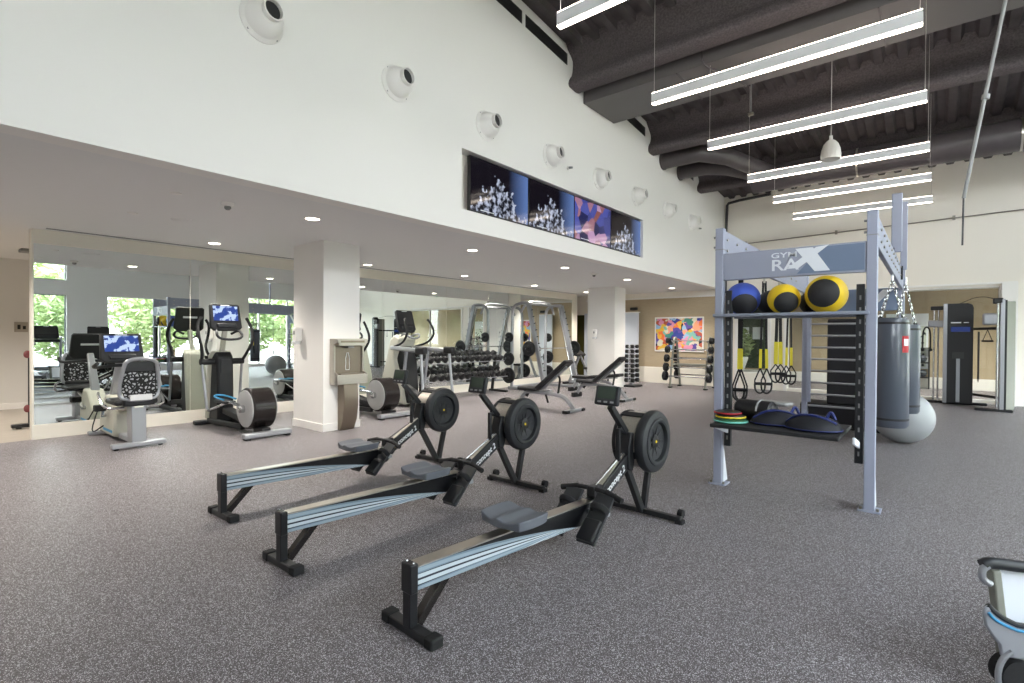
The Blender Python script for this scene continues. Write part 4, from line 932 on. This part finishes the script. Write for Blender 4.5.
# ------------------------------------------------------------------ functional rack
RY, RB = 4.90, 8.86; XA, XB = -1.565, -.412
t = thing('training_rig', 'pale blue-grey steel training rack with printed beam, shelves and ladder', 'exercise rack', (0, 0, 0)); rig = t
PW = .072
for x, y in ((XA, RY), (XB, RY), (XA-.005, RB), (XB, RB)):
    p = MB().b2(x-PW/2, x+PW/2, y-PW/2, y+PW/2, .01, 2.35).build('post', 'lav', t, .006)
    MB().b2(x-.075, x+.075, y-.05, y+.10, 0, .014).build('base_plate', 'lav', p, .003)
    for s in (-1, 1):
        m = MB().prism([(y+PW/2, .014), (y+.16, .014), (y+.06, .30), (y+PW/2, .34)], 'x', x+s*.03-.003, x+s*.03+.003)
        m.build('foot_gusset', 'lavw', p)
    for s in (-1, 1): MB().cyl((x+s*.055, y-.03, .014), (x+s*.055, y-.03, .035), .011, seg=6).build('anchor_bolt', 'gold', p)
    if y == RY:
        MB().b2(x-PW/2-.002, x+PW/2+.002, y-PW/2-.002, y+PW/2+.002, 2.15, 2.158).build('joint_line', 'sensor', p)
        for z in (2.18, 2.27): MB().cyl((x-PW/2-.02, y-.01, z), (x-PW/2, y-.01, z), .010, seg=6).build('bolt', 'sensor', p)
fb_ = MB().b2(XA+PW/2+.002, XB-PW/2-.002, RY-.03, RY+.03, 1.87, 2.112).build('front_beam', 'lav', t, .006)
MB().prism([(-.93, 1.888), (-.75, 2.098), (XB-PW/2-.012, 2.098), (XB-PW/2-.012, 1.888)], 'y', RY-.0335, RY-.029).build('beam_field', 'lav2', fb_)
MB().prism([(-.945, 2.098), (-.815, 2.098), (-.69, 1.900), (-.80, 1.900)], 'y', RY-.036, RY-.033).prism([(-1.01, 1.935), (-.92, 1.935), (-.70, 2.108), (-.79, 2.098)], 'y', RY-.0362, RY-.033).build('logo_x', 'lavw', fb_)
MB().text('RA', .135, frame4((-1.025, RY-.0345, 1.966), (1, 0, 0), (0, 0, 1)) @ Matrix.Diagonal((1.25, 1, 1, 1)), .001).build('logo_lettering', 'lavw', fb_)
MB().text('GYM', .062, frame4((-1.03, RY-.0345, 2.052), (1, 0, 0), (0, 0, 1)) @ Matrix.Diagonal((1.55, 1, 1, 1)), .001).build('logo_small_lettering', 'lavw', fb_)
rb_ = MB().b2(XA+.09, XB-PW/2-.002, RB-.03, RB+.03, 1.74, 2.05).build('rear_beam', 'lav2', t, .006)
MB().prism([(-.86, 1.76), (-.76, 1.76), (-.50, 2.03), (-.62, 2.03)], 'y', RB-.034, RB-.03).build('beam_stripe', 'lavw', rb_)
for x in (XA, XB):
    sb = MB().prism([(RY+PW/2, 2.34), (RY+PW/2, 2.10), (RB-PW/2, 2.02), (RB-PW/2, 2.28)], 'x', x-.02, x+.02).build('side_beam', 'lav', t, .005)
    for k in range(11):
        y = RY+.12+k*.30
        for z in (2.26, 2.16):
            MB().cyl((x-.032, y, z-.02*(k/10)), (x+.032, y, z-.02*(k/10)), .012, seg=6).build('bolt', 'alu', sb)
for x0, x1, y, z0, z1 in ((-.423, -.327, 7.0, 2.29, 2.93), (-.40, -.33, 8.2, 2.22, 3.08)):
    MB().b2(x0, x1, y, y+.03, z0, z1).build('upper_plate', 'lav', t, .008)
    MB().b2(x0, x0+.03, y-.01, y+.04, z0-.12, z0+.05).build('plate_bracket', 'darkgrey', t)
for x, s in ((XA+.075, 1), (XB-.075, -1)):
    m = MB().b2(x-.028, x+.028, RY+.0, RY+.05, .36, 1.78); u = m.build('slotted_upright', 'darkgrey', t, .004)
    for k in range(14): MB().b2(x-.006, x+.006, RY-.004, RY+.002, .42+k*.095, .455+k*.095).build('slot', 'sensor', u)
    MB().bar((x, RY+.02, .50), (x, RY-.30, .585), .02, .05).build('shelf_bracket', 'lavw', t, .004)
sh = MB().b2(XA+.05, XB-.16, 4.50, 5.24, .582, .612).build('lower_shelf', 'rubber', t, .006)
MB().b2(XA-.04, XB-.01, RY-.085, RY-.045, 1.535, 1.565).build('upper_shelf_rail', 'steelblue', t, .008)
MB().b2(XA+.04, XB-.04, RY+.28, RY+.31, 1.53, 1.56).build('upper_shelf_rail', 'steelblue', t, .008)
m = MB().b2(XA+.04, XB-.04, RY-.05, RY+.28, 1.548, 1.556); m.build('upper_shelf', 'steelblue', t)
MB().b2(XA+.035, XA+.085, RB-.09, RB-.04, .40, 1.66).build('ladder_post', 'lav', t, .004)
for k in range(8): MB().cyl((XA+.04, RB-.06, 1.56-k*.173), (XB-.03, RB-.06, 1.56-k*.173), .015, seg=12).build('ladder_rung', 'silver', t)
# balls on the upper shelf
def medball(x, y, r, c1, c2, du, dv, lab):
    cdir = V((-x, -y, -.38)).normalized(); rt = V((.77, .637, 0)); axd = (cdir+rt*du+V((0, 0, dv))).normalized()
    o = MB().ball((0, 0, 0), r, seg=36, rings=20).build('medicine_ball', c1, None, ang=80); o.location = (x, y, 1.557+r); tag(o, lab, 'medicine ball', 'medicine balls on the shelf')
    for s in (-1, 1):
        m = MB(); pr2 = [(math.sin(a)*r*1.006, math.cos(a)*r*1.006*s) for a in [.82*k/8 for k in range(9)]]; pr2 = [(max(p[0], .0005), p[1]) for p in pr2]
        m.lathe(pr2, (0, 0, 0), axd, 32, caps=False); m.build('end_panel', c2, o, ang=80)
    return o
medball(-1.405, 5.04, .150, 'blue', 'ballblk', .12, -.55, 'blue and black medicine ball at the left end of the upper shelf')
medball(-1.055, 5.00, .132, 'yellow', 'ballblk', .22, -.32, 'smaller yellow and black medicine ball in the middle of the upper shelf')
medball(-.735, 5.00, .158, 'yellow', 'ballblk', -.25, .12, 'largest yellow and black medicine ball at the right of the upper shelf')
medball(-1.205, 5.20, .115, 'ballblk', 'green', 1.2, 0, 'black and green medicine ball tucked between the blue and the middle yellow ball')
medball(-.87, 5.21, .105, 'ballblk', 'bronze', .3, -.5, 'plain black medicine ball tucked between the two yellow balls')
# things on the lower shelf
def dome(x, y, rx, ry, h, name, mats, lab, cat, grp, rz=0., seg=32):
    t = thing(name, lab, cat, (x, y, .613), rz, grp)
    m = MB(); prof = [(0, 0), (.9, 0), (1, .10), (.97, .28), (.80, .62), (.50, .88), (.2, .98), (0, 1)]
    R2 = [[m.bm.verts.new((math.cos(2*PI*k/seg)*max(p, .002)*rx, math.sin(2*PI*k/seg)*max(p, .002)*ry, z*h)) for k in range(seg)] for p, z in prof]
    m.loft(R2); m.build('body', mats[0], t, ang=60)
    MB().tube([(math.cos(2*PI*k/seg)*rx*1.0, math.sin(2*PI*k/seg)*ry*1.0, h*.12) for k in range(seg)], .0045, 6, True).build('edging', mats[1], t)
    return t
a = dome(-.78, 4.76, .205, .17, .125, 'weight_bag', ('navy', 'bluetr'), 'round navy weight bag with blue edging, right one of two on the lower shelf', 'bag', 'navy weight bags')
MB().tube(chaikin([(.10, -.05, .11), (.13, -.05, .17), (.16, -.05, .10)], 2), .012, 8).build('handle_loop', 'bluetr', a)
MB().tube(chaikin([(-.19, -.02, .05), (-.1, -.06, .125), (.05, -.08, .125), (.17, -.05, .07)], 2), .009, 8).build('piping', 'bluetr', a)
b = dup(a, (-1.07, 4.86, .613), .5, 'round navy weight bag with blue edging, left one of two, beside the black roll')
t = thing('foam_roll', 'short black rolled bag with grey top lying behind the coloured discs on the lower shelf', 'bag', (-1.27, 4.98, .613), -.25)
MB().lathe([(.0, -.17), (.07, -.17), (.088, -.15), (.09, .15), (.07, .17), (0, .17)], (0, 0, .09), (1, 0, 0)).build('roll', 'vinyl', t); MB().tube([(.05, -.088*math.cos(k*PI/8), .09+.09*math.sin(k*PI/8)) for k in range(9)], .01, 6).build('strap', 'sensor', t); MB().b2(.0, .26, .02, .16, .14, .175).build('grey_cuff', 'sensor', t, .015)
dz = .613
for nm, c1, c2, x, y, r, h, lab in (('sliding_disc', 'green', 'teal', -1.40, 4.70, .135, .035, 'dark green disc with pale edge at the bottom of the pile on the lower shelf'), ('sliding_disc', 'yellow2', 'black', -1.41, 4.73, .12, .028, 'yellow and black disc in the middle of the pile on the lower shelf'), ('sliding_disc', 'red', 'black', -1.44, 4.75, .11, .028, 'red and black disc on top of the pile on the lower shelf')):
    t = thing(nm, lab, 'disc', (x, y, dz), 0, 'coloured discs on the lower shelf')
    MB().lathe([(0, 0), (r*.95, 0), (r, h*.3), (r*.96, h*.8), (r*.8, h), (0, h)], (0, 0, 0)).build('body', c2 if nm and c2 == 'black' else c1, t)
    MB().tube([(math.cos(k*PI/16)*r, math.sin(k*PI/16)*r, h*.4) for k in range(32)], .007, 6, True).build('edging', c1 if c2 == 'black' else c2, t); dz += h+.001
# suspension straps hanging from the left side beam
def straps(y, zt, zy0, zy1, zl, n, lab, w=.03):
    t = thing('suspension_straps', lab, 'suspension trainer', (XA, y, 0), .35, 'suspension trainers')
    MB().tube([(0, 0, zt), (0, 0, zt-.10)], .012, 8).build('carabiner', 'alu', t)
    for s in (-1, 1):
        MB().bar((s*.012, 0, zt-.08), (s*.03*n, 0, zy0), w*.8, .006, (0, 1, 0)).build('webbing_strap', 'webbing', t)
        MB().bar((s*.03*n, 0, zy0), (s*.034*n, 0, zy1), w, .012, (0, 1, 0)).build('yellow_sleeve', 'yellow2', t)
        q = s*.034*n; e = zl
        MB().tube([(q, 0, zy1), (q-.055, 0, e+.14), (q-.055, 0, e+.10)], .008, 6).build('handle_strap', 'webbing', t)
        MB().tube([(q, 0, zy1), (q+.055, 0, e+.14), (q+.055, 0, e+.10)], .008, 6).build('handle_strap', 'webbing', t)
        MB().cyl((q-.06, 0, e+.10), (q+.06, 0, e+.10), .017, seg=12).build('grip', 'rubber', t)
        MB().tube(chaikin([(q-.055, .01, e+.10), (q-.05, .01, e+.02), (q, .01, e-.02), (q+.05, .01, e+.02), (q+.055, .01, e+.10)], 2), .010, 8).build('foot_loop', 'webbing', t)
    return t
straps(5.54, 2.10, 1.24, 1.03, .72, .35, 'black suspension straps with yellow sleeves, first pair from the left, loops hanging lowest')
straps(6.45, 2.08, 1.22, 1.00, .72, 1., 'black suspension straps with yellow sleeves, second pair from the left')
straps(7.15, 2.06, 1.30, 1.02, .80, .8, 'black suspension straps with thick yellow sleeves, third pair from the left', .045)
straps(7.75, 2.05, 1.22, .98, .74, .9, 'black suspension straps with yellow sleeves, fourth pair, next to the ladder post')
# punch bags
def punchbag(x, y, r, z0, z1, lab, logo):
    t = thing('punching_bag', lab, 'punching bag', (x, y, 0), 0, 'hanging punching bags')
    MB().lathe([(0, z0), (r*.9, z0), (r, z0+.03), (r, z1-.03), (r*.93, z1), (0, z1)], (0, 0, 0), seg=36).build('body', 'bagv', t)
    for z in (z0+.08, z1-.07): MB().lathe([(r+.001, z), (r+.003, z+.012), (r+.001, z+.024)], (0, 0, 0), seg=36, caps=False).build('seam_band', 'vinyl', t)
    for k in range(4):
        a = PI/4+k*PI/2; p = V((math.cos(a)*r*.9, math.sin(a)*r*.9, z1)); n = 9
        for j in range(n):
            c = p.lerp(V((0, 0, 2.0)), (j+.5)/n); d = (V((0, 0, 2.0))-p).normalized(); sd = d.cross(V((0, 0, 1))).normalized(); sd = sd if j % 2 else d.cross(sd)
            L = (V((0, 0, 2.0))-p).length/n*.62
            MB().tube(chaikin([c-d*L, c-d*L*.5+sd*.012, c+d*L*.5+sd*.012, c+d*L, c+d*L*.5-sd*.012, c-d*L*.5-sd*.012], 1, True), .0042, 5, True).build('chain_link', 'chrome', t)
        MB().bar(p-V((0, 0, .12)), p+V((0, 0, .02)), .035, .012, (math.cos(a), math.sin(a), 0)).build('hanging_strap', 'vinyl', t)
    MB().tube([(0, 0, 1.99), (0, 0, 2.08)], .012, 8).build('swivel', 'chrome', t)
    if logo:
        a0 = -.55-.35
        m = MB(); n = 6
        for j in range(n):
            a, b_ = a0+j*.5/n, a0+(j+1)*.5/n; R3 = r+.003
            m._f([m.bm.verts.new((math.cos(a)*R3, math.sin(a)*R3, 1.20)), m.bm.verts.new((math.cos(b_)*R3, math.sin(b_)*R3, 1.20)), m.bm.verts.new((math.cos(b_)*R3, math.sin(b_)*R3, 1.38)), m.bm.verts.new((math.cos(a)*R3, math.sin(a)*R3, 1.38))])
        m.build('red_label', 'red', t)
        am = a0+.25; q = V((math.cos(am), math.sin(am), 0)); m = MB()
        m.box(q*(r+.003)+V((0, 0, 1.31)), (.006, .055, .075), RZ(am)); m.build('white_emblem', 'tick', t)
    return t
punchbag(XB-.005, 7.15, .165, .37, 1.58, 'large dark grey leather punching bag with red label hanging beside the rack', True)
punchbag(XB+.09, 7.75, .15, .47, 1.52, 'second dark grey punching bag hanging behind the one with the red label', False)
tag(MB().ball((0, 0, 0), .335, seg=48, rings=28).build('stability_ball', 'ballgrey', None, ang=80, loc=(-.36, 8.42, .335)), 'big silver-grey stability ball on the floor behind the punching bags', 'exercise ball')
for nm, a, lab in (('plyo_box', (-1.66, -.60, 9.02, 9.6, 0, .36), 'low wide black foam plyo box on the floor behind the ladder'), ('plyo_box', (-1.31, -.70, 9.04, 9.6, .362, 1.64), 'tall black foam block standing on the low plyo box behind the ladder')):
    t = thing(nm, lab, 'plyo box', ((a[0]+a[1])/2, (a[2]+a[3])/2, a[4]), 0, 'black foam boxes'); w_, d_, h_ = a[1]-a[0], a[3]-a[2], a[5]-a[4]
    MB().b2(-w_/2, w_/2, -d_/2, d_/2, 0, h_).build('foam_body', 'plyo', t, .02); MB().b2(-w_/2-.002, w_/2+.002, -d_/2-.002, -d_/2+.01, h_-.05, h_-.042).build('seam', 'rubber', t)

# ------------------------------------------------------------------ cable machine
t = thing('cable_machine', 'black and silver dual pulley cable machine with blue display at the end wall', 'cable machine', (0, 0, 0))
MB().prism([(.10, .03), (.52, .03), (.52, 1.98), (.50, 2.05), (.44, 2.08), (.10, 2.08)], 'y', 14.0, 14.42).build('weight_tower', 'satin', t, .015)
MB().b2(.05, .115, 13.98, 14.40, .03, 2.08).build('tower_edge', 'silver', t, .006)
MB().b2(.17, .47, 13.985, 14.0, 1.50, 1.60).build('blue_display', 'scrC', t)
MB().text('PULLEY', .035, frame4((.28, 13.996, 1.69), (1, 0, 0), (0, 0, 1)), .001).build('white_print', 'tick', t) if False else MB().b2(.17, .33, 13.99, 14.0, 1.675, 1.70).b2(.37, .45, 13.99, 14.0, 1.68, 1.695).build('white_print', 'tick', t)
MB().b2(.26, .32, 13.98, 14.0, .06, .95).build('weight_stack_cover', 'silver2', t, .006)
MB().b2(.20, .38, 13.985, 14.0, .95, 1.08).build('stack_top', 'dgrey', t)
for x in (-.10, -.03): MB().cyl((x, 14.22, .06), (x, 14.22, 2.02), .016, seg=12).build('guide_post', 'chrome', t)
MB().b2(-.16, .06, 14.16, 14.28, 1.96, 2.04).build('pulley_head', 'satin', t, .012); MB().b2(-.20, .06, 14.15, 14.29, 1.60, 1.74).build('pulley_carriage', 'silver2', t, .015)
MB().b2(-.42, .75, 14.14, 14.26, 0, .05).build('base_foot', 'rubber', t, .015)
MB().b2(.86, .93, 13.20, 13.40, .03, 2.10).build('column_front', 'silver', t, .008); MB().prism([(.93, 13.22), (1.08, 13.36), (1.10, 13.80), (.97, 13.86), (.93, 13.80)], 'z', .03, 2.06).build('column_cover', 'towerg', t, .012)
MB().b2(.925, .955, 13.2, 13.5, .03, 2.08).build('column_edge', 'satin', t)
for y in (13.22, 13.34): MB().cyl((.83, y, .06), (.83, y, 2.02), .014, seg=12).build('guide_post', 'chrome', t)
MB().b2(.76, .90, 13.2, 13.36, 2.02, 2.12).build('pulley_head', 'satin', t, .012); MB().b2(.62, .86, 13.22, 13.36, 1.62, 1.84).build('pulley_carriage', 'silver2', t, .03)
MB().b2(.52, 1.05, 13.16, 13.30, 0, .045).build('base_foot', 'rubber', t, .015)
MB().bar((.50, 14.2, 1.56), (.90, 13.5, 1.56), .04, .05).build('accessory_bar', 'satin', t, .006); MB().bar((.50, 14.3, .22), (.92, 13.6, .22), .05, .05).build('lower_tie', 'satin', t, .006)
MB().tube(chaikin([(.3, 14.2, 2.08), (.6, 13.9, 2.22), (.85, 13.45, 2.10)], 2), .006, 6).build('top_cable', 'rubber', t)
def tri(name, x, y, z, s, lab):
    t = thing(name, lab, 'cable attachment', (x, y, z), .6, 'cable attachments'); MB().tube([(0, 0, 0), (-.09*s, 0, -.22*s)], .007, 6).build('strap', 'webbing', t); MB().tube([(0, 0, 0), (.09*s, 0, -.22*s)], .007, 6).build('strap', 'webbing', t); MB().cyl((-.10*s, 0, -.22*s), (.10*s, 0, -.22*s), .018, seg=12).build('grip', 'rubber', t)
tri('stirrup_handle', .72, 13.80, 1.535, 1., 'black triangular stirrup handle hanging from the bar of the cable machine')
t = thing('triceps_rope', 'black two-ended rope hanging from the left pulley of the cable machine', 'cable attachment', (-.22, 14.15, 1.60), .4, 'cable attachments')
MB().tube(chaikin([(-.07, 0, -.46), (-.07, 0, -.12), (-.03, 0, 0), (.03, 0, 0), (.07, 0, -.12), (.07, 0, -.46)], 2), .016, 8).build('rope', 'webbing', t)
for s in (-1, 1): MB().ball((s*.07, 0, -.48), .035, seg=14, rings=8).build('rope_end', 'rubber', t)
t = thing('cable_bar', 'long thin dark bar hanging upright inside the cable machine', 'cable attachment', (.60, 14.0, 1.50), 0, 'cable attachments')
MB().cyl((0, 0, 0), (0, 0, -.95), .016, seg=10).build('bar', 'black', t); MB().cyl((0, 0, -.95), (0, 0, -1.02), .02, .004, 10).build('tip', 'gold', t)

# ------------------------------------------------------------------ room behind the glass, and outdoors
for i, (x, z0, z1, w_, lb) in enumerate(((-.72, .52, 2.05, .95, 'large exercise chart on the tan wall behind the glass, left of the cable machine'),)):
    t = thing('exercise_poster', lb, 'poster', (x, YS-.02, 0)); MB().b2(-w_/2, w_/2, -.02, 0, z0, z1).build('board', 'paper', t); MB().b2(-w_/2+.05, w_/2-.05, -.023, -.02, z0+.05, z1-.35).build('chart', 'poster', t)
t = thing('storage_shelf', 'low dark storage shelf behind the glass under the exercise chart', 'shelf', (-.72, YS-.28, 0))
for x in (-.5, .5):
    for y in (-.18, .18): MB().b2(x-.015, x+.015, y-.015, y+.015, 0, 1.12).build('post', 'black', t)
for z in (.3, .7, 1.1): MB().b2(-.5, .5, -.2, .2, z-.012, z+.012).build('board', 'darkgrey', t)
sb0 = None
for k, (x, z) in enumerate([(a, b) for b in (.312, .712) for a in (-.34, -.1, .14, .36)]):
    if sb0 is None:
        sb0 = thing('exercise_ball', '', 'ball', (0, 0, 0), 0, 'small balls on the storage shelf'); MB().ball((0, 0, .10), .10, seg=20, rings=12).build('shell', 'bagv', sb0, ang=80); MB().lathe([(.101, .09), (.102, .10), (.101, .11)], (0, 0, 0), seg=24, caps=False).build('seam', 'rubber', sb0); o = sb0
    else: o = dup(sb0, (0, 0, 0))
    o.location = (-.72+x, YS-.28, z); o['label'] = 'small dark ball on the %s board of the storage shelf, %s from the left' % ('lower' if k < 4 else 'middle', ORD[k % 4])
for i, x in enumerate((-5.05, -4.62)):
    tag(MB().b2(-.16, .16, -.01, .0, -.2, .2).build('pinned_notice', 'paper', None, loc=(x, YS-.005, 1.5)), 'white paper notice pinned on the wall behind the glass, %s of two' % ('left', 'right')[i], 'notice', 'paper notices')
t = thing('potted_plant', 'leafy green plant in a white bowl planter behind the glass partition', 'plant', (-4.75, 16.4, 0))
MB().lathe([(0, .32), (.13, .32), (.24, .42), (.32, .68), (.34, .78), (.31, .78), (.28, .70), (0, .70)], (0, 0, 0), seg=32).build('planter', 'dirt', t); MB().lathe([(.2, 0), (.2, .03), (.05, .06), (.05, .32)], (0, 0, 0)).build('planter_stand', 'sensor', t)
def leaves(n, R1, c, s, seed, zs=1.):
    rnd = random.Random(seed); m = MB()
    for i in range(n):
        while 1:
            p = V((rnd.uniform(-1, 1), rnd.uniform(-1, 1), rnd.uniform(-1, 1)))
            if .25 < p.length < 1: break
        p = V((p.x*R1, p.y*R1, p.z*R1*zs)); a = V((rnd.uniform(-1, 1), rnd.uniform(-1, 1), rnd.uniform(-.6, .6))).normalized(); b_ = a.cross(V((rnd.uniform(-1, 1), rnd.uniform(-1, 1), rnd.uniform(-1, 1)))).normalized()
        q = V(c)+p; vs_ = [m.bm.verts.new(q+a*s*u+b_*s*v) for u, v in ((-1, 0), (-.2, .4), (1, 0), (-.2, -.4))]; m._f(vs_)
    return m
o = leaves(420, .48, (0, 0, 1.18), .11, 3, 1.0).build('foliage', 'leaf2', t, flat=True)
k = 0
for side, pts in (('x', [(8.0, -2, 3.4), (9.4, 1.3, 4.0), (7.9, 4.4, 3.2), (9.4, 7.7, 4.2), (8.0, 11.0, 3.4), (9.4, 14.4, 4.2), (8.0, 18.0, 3.4), (14.5, 4, 5.5), (14.5, 10, 6), (14.5, 16.5, 5.5)]),):
    for x, y, h in pts:
        t = thing('garden_tree', '', 'tree', (x, y, -.3), 0, 'trees outside the windows'); R1 = h*.36
        t['label'] = 'leafy tree outside the right windows, %s' % (('nearest the camera end', 'beside the nearest one', 'low bushy one behind the bike reflection', 'tall one by the second window', 'opposite the white pillar', 'opposite the dumbbell rack', 'outside the far studio window', 'in the back row, near end', 'in the back row, middle', 'in the back row, far end')[k])
        MB().tube([(0, 0, 0), (.05, .05, h*.4), (0, 0, h*.65)], [.12, .09, .05], 8).build('trunk', 'bark', t)
        o = leaves(2600, 1.0, (0, 0, 0), .10, 10+k, 1.05).build('crown', 'leaf' if k % 2 else 'leaf2', t, flat=True); o.scale = (R1*1.15,)*3; o.location = (0, 0, h*.62); o['kind'] = 'stuff'; k += 1
#END
